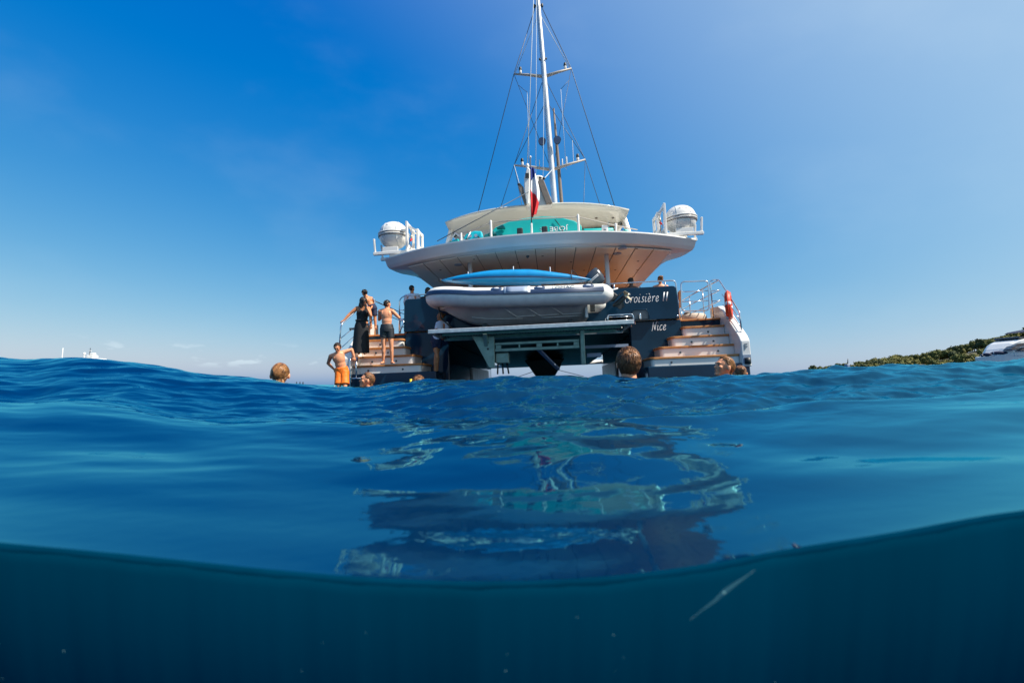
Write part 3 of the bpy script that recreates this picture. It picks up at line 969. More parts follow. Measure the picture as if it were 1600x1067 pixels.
# ---- name on the stern, in handwritten strokes
GL = {
 'C': (.80, [[(.75, 1.40), (.66, 1.66), (.40, 1.68), (.14, 1.3), (.05, .75), (.12, .2), (.38, 0), (.62, .08), (.80, .35)]]),
 'r': (.50, [[(0, .75), (.10, .95), (.12, .5), (.08, 0)], [(.10, .5), (.22, .85), (.38, .98), (.48, .86)]]),
 'o': (.62, [[(.32, .98), (.12, .85), (.03, .45), (.14, .06), (.34, .02), (.52, .30), (.54, .70), (.40, .95), (.32, .98)]]),
 'i': (.34, [[(.10, .95), (.07, .45), (.08, .08), (.18, 0), (.32, .20)], [(.16, 1.38), (.18, 1.46)]]),
 's': (.48, [[(.44, .86), (.32, .98), (.16, .90), (.16, .68), (.36, .42), (.38, .14), (.22, 0), (.04, .10)]]),
 'e': (.58, [[(.04, .42), (.30, .52), (.44, .76), (.34, .97), (.16, .88), (.04, .50), (.12, .08), (.32, 0), (.54, .24)]]),
 'c': (.54, [[(.44, .84), (.30, .98), (.12, .84), (.04, .46), (.12, .06), (.30, 0), (.50, .22)]]),
 'I': (.40, [[(.13, 0), (.13, 1.62)], [(.18, 0), (.18, 1.62)], [(.23, 0), (.23, 1.62)], [(.08, 1.60), (.28, 1.60)]]),
 'N': (.86, [[(-.02, .02), (.10, .1), (.14, 1.62)], [(.14, 1.62), (.34, .9), (.60, .02)], [(.60, .02), (.68, 1.2), (.88, 1.66)]]),
 ' ': (.28, []),
}
GL['\u00e8'] = (GL['e'][0], GL['e'][1] + [[(.06, 1.52), (.26, 1.26)]])
def smooth_line(p, n=5):
    if len(p) == 2: return [Vector(q) for q in p]
    P = [Vector(p[0])] + [Vector(q) for q in p] + [Vector(p[-1])]
    o = []
    for i in range(1, len(P) - 2):
        for j in range(n):
            t = j / n
            o.append(0.5 * ((2 * P[i]) + (P[i + 1] - P[i - 1]) * t + (2 * P[i - 1] - 5 * P[i] + 4 * P[i + 1] - P[i + 2]) * t * t + (3 * P[i] - P[i - 1] - 3 * P[i + 1] + P[i + 2]) * t ** 3))
    o.append(P[-2])
    return o
def script_text(body, x0, y, z0, u, gap=.05, shear=.20, slope=0.0, r=.012):
    mb, x = MB(), 0.0
    for ch in body:
        w_, st = GL[ch]
        for s_ in st:
            pts = [(x0 + (x + p.x + shear * p.y) * u, y, z0 + (p.y + slope * x) * u) for p in smooth_line(s_)]
            mb.tube(pts, r, 6)
        x += w_ + gap
    mb.v = [(p[0], y + (p[1] - y) * .22, p[2]) for p in mb.v]      # flat painted strokes
    return mb
script_text("Croisi\u00e8re II", 2.50, .697, 2.55, .160, gap=.16, r=.0085).build("name_lettering", M_PRINT, yacht)
script_text("Nice", 3.22, .737, 1.72, .150, gap=.12, shear=.16, r=.0085).build("port_lettering", M_PRINT, yacht)

# ---- tender platform on its lifting arms
pf = MB()
pf.box2((-2.76, -1.32, 1.685), (2.36, -1.24, 1.79)).box2((-2.76, .42, 1.66), (2.36, .50, 1.79))
pf.box2((-2.76, -1.24, 1.685), (-2.68, .42, 1.79)).box2((2.28, -1.24, 1.685), (2.36, .42, 1.79))
pform = pf.build("tender_platform", M_ALU, yacht, bevel=.012)
for k in range(7):
    y = -1.22 + k * .235
    MB().box2((-2.67, y, 1.735), (2.27, y + .20, 1.77)).build("platform_plank", M_GRATE, pform, bevel=.004)
mb = MB()
for j in range(4):
    for i in range(62):
        mb.tube([(-2.6 + i * .079, -1.10 + j * .42, 1.735), (-2.6 + i * .079, -1.10 + j * .42, 1.715)], .024, 6)
g = mb.build("grip_studs", M_ALU, pform); g["kind"] = "stuff"
MB().box2((-2.5, -.9, 1.66), (2.1, -.80, 1.73)).build("platform_beam", M_GALV, pform)
MB().box2((-2.5, .0, 1.66), (2.1, .10, 1.73)).build("platform_beam", M_GALV, pform)
# arms
for x0, side in ((-1.42, -1), (1.08, 1)):
    w_ = .11
    if side < 0:
        prof = [(-.98, 1.655), (-.30, 1.655), (-.18, .80), (-.34, .76)]
    else:
        prof = [(-.82, 1.655), (-.60, 1.655), (-.52, .80), (-.74, .76)]
    arm = MB().prism(prof, 'x', x0, x0 + w_).build("lifting_arm", M_GALV, pform, bevel=.012)
    if side < 0:
        # the plate is splayed, so its face shows
        MB().prism([(-1.74, 1.655), (-1.40, 1.60), (-1.14, 1.60), (-1.16, .78), (-1.30, .78)], 'y', -.76, -.70).build("arm_plate", M_GALV, arm, bevel=.012)
        for zz in (1.45, 1.28): MB().tube([(-1.32, -.765, zz), (-1.32, -.75, zz)], .03, 10).build("arm_bolt", M_BLACK, arm)
        MB().box2((-1.15, -.6, .90), (-.80, -.2, 1.18)).build("hydraulic_box", M_GALV, arm, bevel=.02)
        for k in range(3): MB().tube([(-1.1 + k * .12, -.5, .9), (-1.12 + k * .15, -.5, .62)], .022, 6).build("hose", M_BLACK, arm)
MB().box2((-1.14, -.72, 1.37), (1.06, -.62, 1.44)).build("cross_beam", M_GALV, pform, bevel=.01)
MB().box2((-1.14, -.72, 1.20), (1.06, -.62, 1.28)).build("cross_beam", M_GALV, pform, bevel=.01)
for px in (-1.05, .02, .98): MB().box2((px - .07, -.70, 1.281), (px + .07, -.64, 1.369)).build("gusset", M_GALV, pform)
for px in (-.50, .50): MB().box2((px - .02, -.69, 1.281), (px + .02, -.65, 1.369)).build("gusset", M_GALV, pform)
MB().bar((.0, -.5, 1.22), (.50, .4, .72), .10, .05).build("brace", M_TUBEGREY, pform)
MB().box2((1.25, .2, 1.25), (2.45, .3, 1.33)).build("slide_rail", M_TUBEGREY, pform)
MB().box2((1.30, .0, 1.0), (1.68, .4, 1.10)).build("slide_block", M_TUBEGREY, pform)
# folded gangway lying on the platform
gw = aboard("folded_gangway", "folded steel gangway with black slats on the platform end beside the tender", "gangway", (2.2, .2, 1.79))
for y in (-.12, .40):
    MB().tube(fillet([(1.88, y, 1.80), (1.90, y, 2.10), (2.56, y, 2.10), (2.60, y, 1.82)], .05), .018, 8).build("gangway_rail", M_CHROME, gw)
for k in range(3):
    MB().box2((1.93, -.10, 1.84 + k * .09), (2.55, .38, 1.885 + k * .09)).build("gangway_slat", M_BLACK, gw, bevel=.01)
    MB().tube([(1.90, -.12, 1.86 + k * .09), (2.58, -.12, 1.86 + k * .09)], .010, 6).build("gangway_bar", M_CHROME, gw)
#@@PART4
# ================================================================== THINGS CARRIED ABOARD
# ---- inflatable tender
rib = aboard("inflatable_tender", "white and blue rigid inflatable tender lying on the stern platform", "tender", (-.5, 0, 1.79))
def rib_path(n=15):
    P = [Vector((1.72, -.80, 2.56)), Vector((.6, -.80, 2.575)), Vector((-.6, -.80, 2.60)), Vector((-1.6, -.79, 2.645))]
    for k in range(1, n):
        a = math.pi * k / n
        P.append(Vector((-1.6 - 1.27 * math.sin(a) ** .9, -.79 * math.cos(a), 2.645 + .19 * math.sin(a))))
    return P + [Vector((p.x, -p.y, p.z)) for p in reversed(P[:4])]
path = rib_path()
RT = .265
pts = [path[0] + Vector((.26, 0, -.01)), path[0] + Vector((.24, 0, -.01)), path[0] + Vector((.10, 0, 0))] + path + \
      [path[-1] + Vector((.10, 0, 0)), path[-1] + Vector((.24, 0, -.01)), path[-1] + Vector((.26, 0, -.01))]
MB().tube(pts, [.06, .12, .23] + [RT] * len(path) + [.23, .12, .06], 28).build("inflatable_tube", M_TUBE, rib)
def side_of(i, P):
    a, b = P[max(0, i - 1)], P[min(len(P) - 1, i + 1)]
    d_ = (b - a); d_.z = 0; d_.normalize()
    return Vector((-d_.y, d_.x, 0)) * -1 if False else Vector((d_.y * -1, d_.x, 0)) * -1
def band(i0, i1, a0, a1, r, th=.012, n=6, P=None):
    P = P or path
    rings = []
    for i in range(i0, i1 + 1):
        s_ = side_of(i, P)
        if (P[i] + s_ - Vector((-.6, 0, 2.6))).length < (P[i] - s_ - Vector((-.6, 0, 2.6))).length: s_ = -s_
        R_ = []
        for k in range(n + 1):
            a = rad(a0 + (a1 - a0) * k / n)
            R_.append(P[i] + (s_ * math.cos(a) + Vector((0, 0, 1)) * math.sin(a)) * (r + th))
        for k in range(n, -1, -1):
            a = rad(a0 + (a1 - a0) * k / n)
            R_.append(P[i] + (s_ * math.cos(a) + Vector((0, 0, 1)) * math.sin(a)) * (r - .004))
        rings.append(R_)
    return MB().loft(rings)
NP = len(path)
band(0, NP - 1, 17, 33, RT).build("rubbing_strake", M_TUBEBLUE, rib)
band(0, NP - 1, 7, 15, RT, .018).build("rubbing_strake", M_TUBEBLUE, rib)
band(0, NP - 1, 3.5, 6, RT, .014).build("strake_piping", M_GREYPRINT, rib)
def xpatch(x0, x1, a0, a1, th):
    P = [Vector((x, -.80, 2.60 - .02 * (x + .6))) for x in np.linspace(x1, x0, 5)]
    P = [Vector((p.x, p.y, np.interp(p.x, [-1.6, -.6, .6, 1.72], [2.645, 2.60, 2.575, 2.56]))) for p in P]
    return band(0, 4, a0, a1, RT, th, P=P)
xpatch(-.82, -.14, 12, 66, .022).build("seat_patch_border", M_PRINT, rib)
xpatch(-.76, -.20, 15, 64, .028).build("seat_patch", M_TUBEGREY, rib)
for hx in (-1.02, .10, 1.34):
    a = rad(47)
    nrm = Vector((0, -math.cos(a), math.sin(a)))
    c = Vector((hx, -.80, np.interp(hx, [-1.6, -.6, .6, 1.72], [2.645, 2.60, 2.575, 2.56]))) + nrm * RT
    R_ = Matrix((Vector((1, 0, 0)), nrm.cross(Vector((1, 0, 0))), nrm)).transposed()
    h_ = MB().ell(c, (.155, .085, .022), R_, 18, 6).build("grab_handle", M_TUBEBLUE, rib)
    MB().ell(c + nrm * .018, (.075, .03, .022), R_, 12, 6).build("handle_grip", M_PRINT, h_)
a = rad(42)
nrm = Vector((0, -math.cos(a), math.sin(a)))
text("LOMAC", .135, M_GREYPRINT, rib, Vector((.70, -.80, 2.573)) + nrm * (RT + .0085), (1, 0, -.01), (0, math.sin(a), math.cos(a)), sx=1.25)
# V hull under the tubes
def rsec(x):
    t = (x + 2.75) / 4.0                                   # 0 bow .. 1 transom
    w = .74 * min(1, max(t, .001) * 2.1) ** .55
    kz = 1.93 + .66 * max(0, 1 - t * 2.3) ** 2.2
    cz_ = 2.40 + .22 * max(0, 1 - t * 1.8)
    return w, kz, max(cz_, kz + .02)
def rsurf(x, q):                                           # q: 0 keel .. 1 chine, near side
    w, k, c = rsec(x)
    return Vector((x, -w * q ** .85, k + (c - k) * q ** 1.15))
rings = []
for x in np.linspace(-2.74, 1.28, 18):
    w, k, c = rsec(x)
    near = [rsurf(x, q) for q in np.linspace(1, 0, 8)]
    far_ = [Vector((p.x, -p.y, p.z)) for p in reversed(near[:-1])]
    rings.append([Vector((x, -w, 2.52))] + near + far_ + [Vector((x, w, 2.52))])
MB().loft(rings).build("rigid_hull", M_RIBHULL, rib)
mb = MB()
zig = [(-1.55, .42), (-1.15, .47), (-.62, .5), (-.85, .86)]
for k in range(3):
    o = -.55 + k * .62
    p = [(o - .34, .88), (o, .50), (o + .50, .52)]
    q = []
    for (xa, qa), (xb, qb) in zip(p[:-1], p[1:]):
        q += [rsurf(xa + (xb - xa) * t_, qa + (qb - qa) * t_) + Vector((0, -.004, -.004)) for t_ in np.linspace(0, 1, 5)[:-1]]
    q.append(rsurf(p[-1][0], p[-1][1]) + Vector((0, -.004, -.004)))
    mb.tube(q, .013, 6)
mb.tube([rsurf(x, .42) + Vector((0, -.004, -.004)) for x in np.linspace(-1.8, -.4, 8)], .012, 6)
mb.tube([rsurf(x, .40) + Vector((0, -.004, -.004)) for x in np.linspace(.1, 1.2, 6)], .012, 6)
mb.build("spray_rail", M_TUBE, rib)
MB().box2((-1.9, -.55, 2.50), (1.25, .55, 2.56)).build("tender_floor", M_RIBHULL, rib)
MB().box2((1.26, -.60, 2.0), (1.33, .60, 2.72)).build("tender_transom", M_TUBE, rib, bevel=.01)
for hx in (-1.40, .86):
    ck = MB().box2((hx - .07, -.62, 1.79), (hx + .07, -.50, 1.98)).build("chock", M_BLACK, rib, bevel=.02)
    MB().box2((hx - .07, .50, 1.79), (hx + .07, .62, 1.98)).build("chock", M_BLACK, rib, bevel=.02)
MB().box2((1.42, -.30, 2.20), (1.55, -.22, 2.40)).build("trim_tab", M_BLACK, rib, bevel=.01)
# rope along the tube's top
for x0, x1 in ((-2.35, -.95), (.15, 1.45)):
    q = []
    for x in np.linspace(x0, x1, 19):
        q.append((x, -.84 + .02 * math.sin(x * 21), 2.625 - .02 * (x + .6) + RT + .012 * abs(math.sin(x * 7.5))))
    MB().tube(q, .014, 6).build("lifeline", M_BLACK, rib)
MB().tube([(-2.75, -.2, 2.55), (-2.70, -.1, 2.25), (-2.5, 0, 2.05), (-2.3, -.05, 1.85)], .02, 6).build("painter_rope", M_BLACK, rib)
# outboard motor tilted up
ob = MB()
ax = Vector((.62, 0, -.78)).normalized()
R_ = Matrix((Vector((.78, 0, .62)), Vector((0, 1, 0)), -ax)).transposed()
rr_ = []
for k, (h, a_, b_, o_) in enumerate(((-.26, .10, .10, .06), (-.24, .20, .16, .05), (-.12, .255, .19, .02), (.06, .26, .20, 0), (.16, .22, .18, -.01), (.20, .16, .14, -.01))):
    c = Vector((1.62, 0, 3.12)) + ax * h
    rr_.append([c + R_ @ Vector((o_ + a_ * math.copysign(abs(math.cos(t_)) ** .7, math.cos(t_)), b_ * math.copysign(abs(math.sin(t_)) ** .7, math.sin(t_)), 0)) for t_ in np.linspace(0, 2 * math.pi, 21)[:-1]])
mt = ob.loft(rr_).build("outboard_motor", M_DKGREY, rib)
mb = MB()
for k in range(2):
    c = Vector((1.62, 0, 3.12)) + ax * (-.05 + k * .035)
    mb.tube([c + R_ @ Vector((.265 * math.cos(t_), -.205 * abs(math.sin(t_)) , 0)) for t_ in np.linspace(.5, 2.6, 10)], .010, 6)
mb.build("cowl_stripe", M_PRINT, mt)
l0, l1 = Vector((1.70, 0, 2.98)), Vector((2.16, 0, 2.56))
MB().bar(l0, l1, .20, .15, up=(0, 1, 0)).build("motor_leg", M_BLACK, mt, bevel=.03, seg=2)
MB().bar((1.40, 0, 2.80), (1.80, 0, 2.82), .26, .20).build("motor_bracket", M_BLACK, mt, bevel=.03)
MB().bar(Vector((2.02, 0, 2.50)), Vector((2.32, 0, 2.72)), .22, .025).build("cavitation_plate", M_BLACK, mt)
gd = Vector((.62, 0, .45)).normalized()
gc = Vector((2.24, 0, 2.48))
lu = MB().cap(gc - gd * .16, gc + gd * .16, .05, .065).build("gearcase", M_BLACK, mt)
MB().prism([(gc.x - .14, gc.z - .10), (gc.x + .10, gc.z + .07), (gc.x + .14, gc.z - .14), (gc.x + .02, gc.z - .22)], 'y', -.012, .012).build("skeg", M_BLACK, lu)
pc = gc + gd * .26
pr = MB().cap(gc + gd * .18, pc + gd * .05, .05, .035).build("propeller", M_PROP, mt)
for k in range(3):
    a = 2 * math.pi * k / 3 + .4
    s1, s2 = Vector((0, 1, 0)), gd.cross(Vector((0, 1, 0)))
    rd = s1 * math.cos(a) + s2 * math.sin(a)
    tn = gd.cross(rd)
    q = [pc + rd * .03 - tn * .04 - gd * .03, pc + rd * .15 - tn * .06 - gd * .03, pc + rd * .19 + gd * .01, pc + rd * .14 + tn * .06 + gd * .04, pc + rd * .03 + tn * .04 + gd * .03]
    MB().add(q + [p + gd * .012 for p in q], [(0, 1, 2, 3, 4), (9, 8, 7, 6, 5)] + [(i, (i + 1) % 5, (i + 1) % 5 + 5, i + 5) for i in range(5)]).build("propeller_blade", M_PROP, pr)
MB().tube([(1.95, -.06, 2.62), (2.08, -.06, 2.80), (2.22, -.05, 2.84)], .022, 6).build("tilt_ram", M_PRINT, mt)

# ---- blue kayak upside down on the tender
ky = aboard("kayak", "bright blue kayak lying upside down along the top of the tender", "kayak", (-.5, -.1, 2.95))
rings = []
for t_ in np.linspace(0, 1, 25):
    x = -2.66 + 4.25 * t_
    e = max(0.0, 1 - abs(2 * t_ - .92) ** 2.6 / (1.08 ** 2.6 if t_ > .46 else .92 ** 2.6)) ** .62
    w = .40 * max(e, .22 if t_ < .5 else .08)
    top = np.interp(t_, [0, .12, .35, .6, .85, 1], [3.36, 3.43, 3.485, 3.44, 3.27, 3.11])
    bot = np.interp(t_, [0, .12, .35, .6, .85, 1], [3.30, 3.20, 3.13, 3.07, 3.04, 3.07])
    c, h = (top + bot) / 2, (top - bot) / 2 * (.35 + .65 * e)
    rings.append([(x, -.1 + w * math.copysign(abs(math.cos(a)) ** .75, math.cos(a)), c + h * math.copysign(abs(math.sin(a)) ** .8, math.sin(a)) + (.25 * h * (1 - abs(math.cos(a))) if math.sin(a) > 0 else 0)) for a in np.linspace(0, 2 * math.pi, 25)[:-1]])
MB().loft(rings).build("kayak_shell", M_KAYAK, ky)
MB().tube([(p[0], p[1], p[2]) for p in [(r[12][0], r[12][1] - .01, r[12][2] - .055) for r in rings[2:-2]]], .016, 6).build("kayak_seam", M_TUBEBLUE, ky)
for x in (-1.9, -.62, .4): MB().cap((x, -.12, 3.40), (x, -.12, 3.60 if x == -.62 else 3.52), .014, .014, 8).build("scupper_plug", M_PRINT, ky)
MB().ell((-2.70, -.1, 3.33), (.06, .06, .05)).build("carry_toggle", M_BLACK, ky)
MB().tube([(.95, -.52, 3.05), (.98, -.30, 3.36), (1.05, -.05, 3.40), (1.4, .3, 3.0)], .012, 6).build("lashing", M_BLACK, ky)

# ---- boards and floats on the flybridge
def slab(name, label, cat, poly, y, th, m, lean=.12, bevel=.03, group=None):
    z0 = min(p[1] for p in poly)
    t = aboard(name, label, cat, (sum(p[0] for p in poly) / len(poly), y, z0), group)
    mb = MB()
    n = len(poly)
    mb.prism(poly, 'y', y, y + th)
    mb.v = [(p[0], p[1] + (p[2] - z0) * lean, p[2]) for p in mb.v]
    mb.build("deck_body", m, t, bevel=bevel, seg=3)
    return t
pb = [(-1.30, 4.72), (-.9, 4.645), (0, 4.635), (1.0, 4.645), (1.28, 4.70), (1.42, 4.84), (1.40, 5.0), (1.2, 5.16), (.75, 5.32), (.25, 5.38), (-.3, 5.36), (-.8, 5.27), (-1.2, 5.12), (-1.38, 4.90)]
sup = slab("paddle_board", "long teal paddle board printed with JOBE upside down behind the flag", "paddle board", pb, .80, .10, M_TEAL)
ln = Vector((0, .12, 1)).normalized()
text("JOBE", .20, M_PRINT, sup, (.72, .80 + .12 * .31 - .006, 4.945), (-1, 0, 0), -ln, sx=1.28)
mb = MB()
for k in range(8):
    a = math.pi * k / 4
    mb.bar(Vector((.24, .834, 4.94)) + Vector((math.cos(a), 0, math.sin(a))) * .025, Vector((.24, .834, 4.94)) + Vector((math.cos(a), 0, math.sin(a))) * .085, .018, .006)
mb.build("star_emblem", M_PRINT, sup)
for fx, fz in ((-1.02, 5.06), (-1.30, 4.88), (-1.05, 4.76)):
    MB().prism([(fx - .12, fz - .03), (fx + .08, fz + .05), (fx + .14, fz - .04)], 'y', .64, .83).build("fin", M_TEALD, sup, bevel=.005)
MB().tube([(.62, .83, 5.23), (.80, .80, 4.95), (.90, .78, 4.65)], .012, 6).build("board_strap", M_BLACK, sup)
slab("paddle_board", "second dark teal paddle board whose rounded tail shows left of the JOBE board", "paddle board",
     [(-1.62, 4.78), (-1.45, 4.66), (-.4, 4.64), (.8, 4.64), (.9, 4.9), (.4, 5.08), (-.6, 5.12), (-1.3, 5.08), (-1.58, 4.98)], 1.02, .12, M_TEALD)
tq = slab("swim_float", "bright turquoise float with two round grey plugs left of the paddle boards", "float",
          [(-2.22, 4.82), (-2.05, 4.70), (-1.70, 4.70), (-1.58, 4.85), (-1.62, 5.05), (-1.85, 5.08), (-2.12, 4.99)], .86, .14, M_TURQ, bevel=.05)
for fx, fz in ((-1.98, 4.90), (-1.80, 4.90)):
    MB().tube([(fx, .88, fz), (fx, .855, fz)], .05, 14).build("float_plug", M_TUBEGREY, tq)
for fx, fz in ((-2.05, 4.76), (-1.68, 4.80)):
    MB().tube([(fx - .05, .84, fz + .05), (fx, .83, fz), (fx + .05, .84, fz - .03)], .02, 6).build("float_strap", M_BLACK, tq)
def bolster(label, p, q, r, m=M_TEAL):
    t = aboard("cushion", label, "cushion", [(a + b) / 2 for a, b in zip(p, q)])
    mid = [(a + b) / 2 for a, b in zip(p, q)]
    mb = MB().tube([p, mid, q], r, 12)
    mb.mesh
    mb.build("cushion_pad", m, t, bevel=.03, seg=2)
    return t
bolster("teal bolster cushion lying at the port end of the flybridge edge", (-2.80, 1.15, 4.70), (-2.36, 1.0, 4.80), .10)
bolster("teal bolster drooping over the starboard end of the flybridge edge", (2.68, 1.15, 4.84), (3.20, 1.35, 4.68), .07)
pad = bolster("flat teal pad along the rail right of the JOBE board", (1.45, .95, 4.82), (2.36, 1.1, 4.84), .10)
tw = aboard("towel", "white towel with grey print hung over the teal pad", "towel", (2.08, .85, 4.75))
MB().prism([(1.99, 4.70), (2.06, 4.66), (2.14, 4.68), (2.19, 4.74), (2.17, 4.96), (2.0, 4.965)], 'y', .86, .90).build("towel_cloth", M_WHITEF, tw, bevel=.012)
MB().box2((2.05, .852, 4.78), (2.12, .858, 4.84)).build("towel_print", M_GREYPRINT, tw)
cs = aboard("small_case", "small olive case beside the white towel on the flybridge edge", "case", (1.82, .82, 4.68))
MB().box2((1.66, .74, 4.655), (1.94, .86, 4.74)).build("case_body", M_YELLOW, cs, bevel=.02)
MB().box2((1.69, .735, 4.665), (1.91, .739, 4.73)).build("case_panel", M_TAUPE, cs)

# ---- ensign
fl = aboard("ensign", "French tricolour hanging limp from its staff at the flybridge edge", "flag", (-.08, .40, 4.62))
MB().cap((-.08, .40, 4.60), (-.075, .40, 4.98), .035, .028).build("staff_socket", M_WHITE, fl)
MB().tube([(-.075, .40, 4.95), (-.02, .40, 7.0)], .016, 8).build("flagstaff", M_WIRE, fl)
MB().ell((-.02, .40, 7.02), (.03, .03, .04)).build("staff_truck", M_WHITE, fl)
def flag_pt(w_, v_):
    """the cloth hangs in a bundle of folds: w_ across the bundle, v_ down it"""
    wd = .05 + .20 * math.sin(math.pi * min(1, .08 + v_ * .80)) ** .9
    x = -.045 - .02 * v_ + wd * w_ + .012 * math.sin(9 * v_ + 3 * w_)
    y = .365 - .05 * math.sin(9.5 * w_ + 2.2 * v_) * (.4 + v_) - .02 * v_
    return Vector((x, y, 6.68 - 1.55 * v_ + .05 * w_ * v_))
lim = lambda w_: (0, .27 - .13 * w_ + .02 * math.sin(12 * w_), .42 + .30 * w_ + .03 * math.sin(10 * w_), 1.0 - .10 * abs(w_ - .35))
for i, (nm, m) in enumerate((("blue_band", M_BLUEF), ("white_band", M_WHITEF), ("red_band", M_REDF))):
    G = []
    for w_ in np.linspace(0, 1, 22):
        a, b = lim(w_)[i], lim(w_)[i + 1]
        g = [flag_pt(w_, v_) for v_ in np.linspace(a, b, 14)]
        G.append(g + [p + Vector((0, .004, 0)) for p in reversed(g)])
    MB().loft(G).build(nm, m, fl)

# ---- life raft canisters
def raft(sgn, c, label):
    t = aboard("life_raft", label, "life raft", (c[0], c[1], 4.62), "life raft canisters on the flybridge corners")
    C_ = Vector(c)
    def shell(z0, z1):
        rings = []
        for u_ in np.linspace(0, 1, 14):
            a = math.pi / 2 * (z0 + (z1 - z0) * u_)
            rings.append([C_ + Vector((.48 * math.cos(a) ** .9 * math.copysign(abs(math.cos(q)) ** .95, math.cos(q)), .44 * math.cos(a) ** .9 * math.copysign(abs(math.sin(q)) ** .95, math.sin(q)), .45 * math.sin(a))) for q in np.linspace(0, 2 * math.pi, 37)[:-1]])
        return MB().loft(rings)
    up_ = shell(.02, .995).build("canister_lid", M_WHITE, t)
    lo_ = shell(-.02, -.995).build("canister_base", M_WHITE, t)
    for dz, r, m in ((.035, .026, M_WHITE), (-.035, .026, M_WHITE), (0, .018, M_TAUPE), (-.085, .010, M_TAUPE)):
        MB().tube([C_ + Vector((.485 * math.copysign(abs(math.cos(q)) ** .95, math.cos(q)), .445 * math.copysign(abs(math.sin(q)) ** .95, math.sin(q)), dz)) for q in np.linspace(0, 2 * math.pi, 29)[:-1]], r, 8, closed=True).build("canister_seam", m, t)
    for sx in (-.2, .2):
        MB().tube([C_ + Vector((sx, .409 * math.cos(q), .418 * math.sin(q))) for q in np.linspace(0, 2 * math.pi, 25)[:-1]], .012, 6, closed=True).build("canister_strap", M_ROPE, t)
    for k, (dx, m) in enumerate(((-.09, M_GREYPRINT), (0, M_RED), (.09, M_GREYPRINT))):
        MB().ell(C_ + Vector((dx, -.36, .25)), (.04, .012, .012), Matrix.Rotation(rad(-33), 3, 'X')).build("canister_mark", m, up_)
    xi, xo = C_.x - sgn * .56, C_.x + sgn * .50
    for k, px in enumerate((xi, xi - sgn * (.30 if sgn < 0 else .17))):
        mb = MB()
        y0, y1, z0, z1 = C_.y - .42 + .2 * k, C_.y + .40, 4.60, 5.70 - .20 * k
        mb.box2((px - .035, y0, z0), (px + .035, y0 + .12, z1)).box2((px - .035, y1 - .12, z0), (px + .035, y1, z1))
        mb.box2((px - .03, y0 + .121, z1 - .12), (px + .03, y1 - .121, z1 - .01)).box2((px - .03, y0 + .121, z0 + .25), (px + .03, y1 - .121, z0 + .37))
        mb.build("cradle_frame", M_WHITE, t, bevel=.01)
    for yy in (C_.y - .34, C_.y + .30):
        MB().bar((xi - sgn * (.30 if sgn < 0 else .17), yy, 5.40), (xi, yy, 5.58), .05, .05).build("cradle_bar", M_WHITE, t)
        MB().bar((xi - sgn * .3, yy, 4.72), (xo + sgn * .06, yy, 4.70), .09, .10).build("cradle_beam", M_WHITE, t, bevel=.012)
        MB().bar((xo, yy, 4.72), (xo + sgn * .04, yy, 5.20), .06, .06).build("cradle_arm", M_WHITE, t, bevel=.01)
        MB().box2((C_.x - .26, yy - .03, 4.75), (C_.x + .26, yy + .03, 4.90)).build("cradle_saddle", M_WHITE, t, bevel=.01)
    MB().cap((xi - sgn * .16, C_.y - .5, 5.02), (xi - sgn * .16, C_.y - .38, 5.10), .035, .03).build("release_lever", M_RED, t)
    MB().ell((xi - sgn * .18, C_.y - .46, 5.16), (.04, .04, .05)).build("release_hook", M_PROP, t)
    MB().tube([(xi - sgn * .2, C_.y - .45, 4.8), (xi - sgn * .1, C_.y - .48, 4.95), (xi - sgn * .2, C_.y - .46, 5.2), (xi - sgn * .12, C_.y - .4, 5.4)], .012, 6).build("release_line", M_TAUPE, t)
raft(-1, (-4.68, 1.75, 5.39), "white life raft canister in its cradle on the port corner of the flybridge")
raft(1, (4.55, 1.75, 5.27), "white life raft canister in its cradle on the starboard corner of the flybridge")

# ---- lifebuoy on the starboard stair rail
lb = aboard("lifebuoy", "orange lifebuoy with silver bands hung on the starboard stair rail", "lifebuoy", (5.14, .05, 2.22))
LC = Vector((5.14, .05, 2.22))
RB = Matrix.Rotation(rad(66), 3, 'Z') @ Matrix.Rotation(rad(6), 3, 'Y')
def ringpt(a, R=.315): return LC + RB @ Vector((R * math.cos(a), 0, R * math.sin(a)))
MB().tube([ringpt(a) for a in np.linspace(0, 2 * math.pi, 41)[:-1]], .078, 14, closed=True).build("buoy_ring", M_BUOY, lb)
for k in range(4):
    a0 = math.pi / 4 + k * math.pi / 2
    a0 = [0, math.pi / 2, math.pi, 3 * math.pi / 2][k] + .06
    MB().tube([ringpt(a) for a in np.linspace(a0 - .12, a0 + .12, 5)], .081, 14).build("reflective_band", M_PRINT, lb)
MB().tube([LC + RB @ Vector((.41 * math.cos(a), 0, .41 * math.sin(a))) for a in np.linspace(0, 2 * math.pi, 33)[:-1]], .010, 6, closed=True).build("grab_line", M_BUOY, lb)
MB().cap(LC + Vector((-.10, -.13, -.34)), LC + Vector((-.07, -.12, -.02)), .05, .05).build("line_bag", M_ROPE, lb)

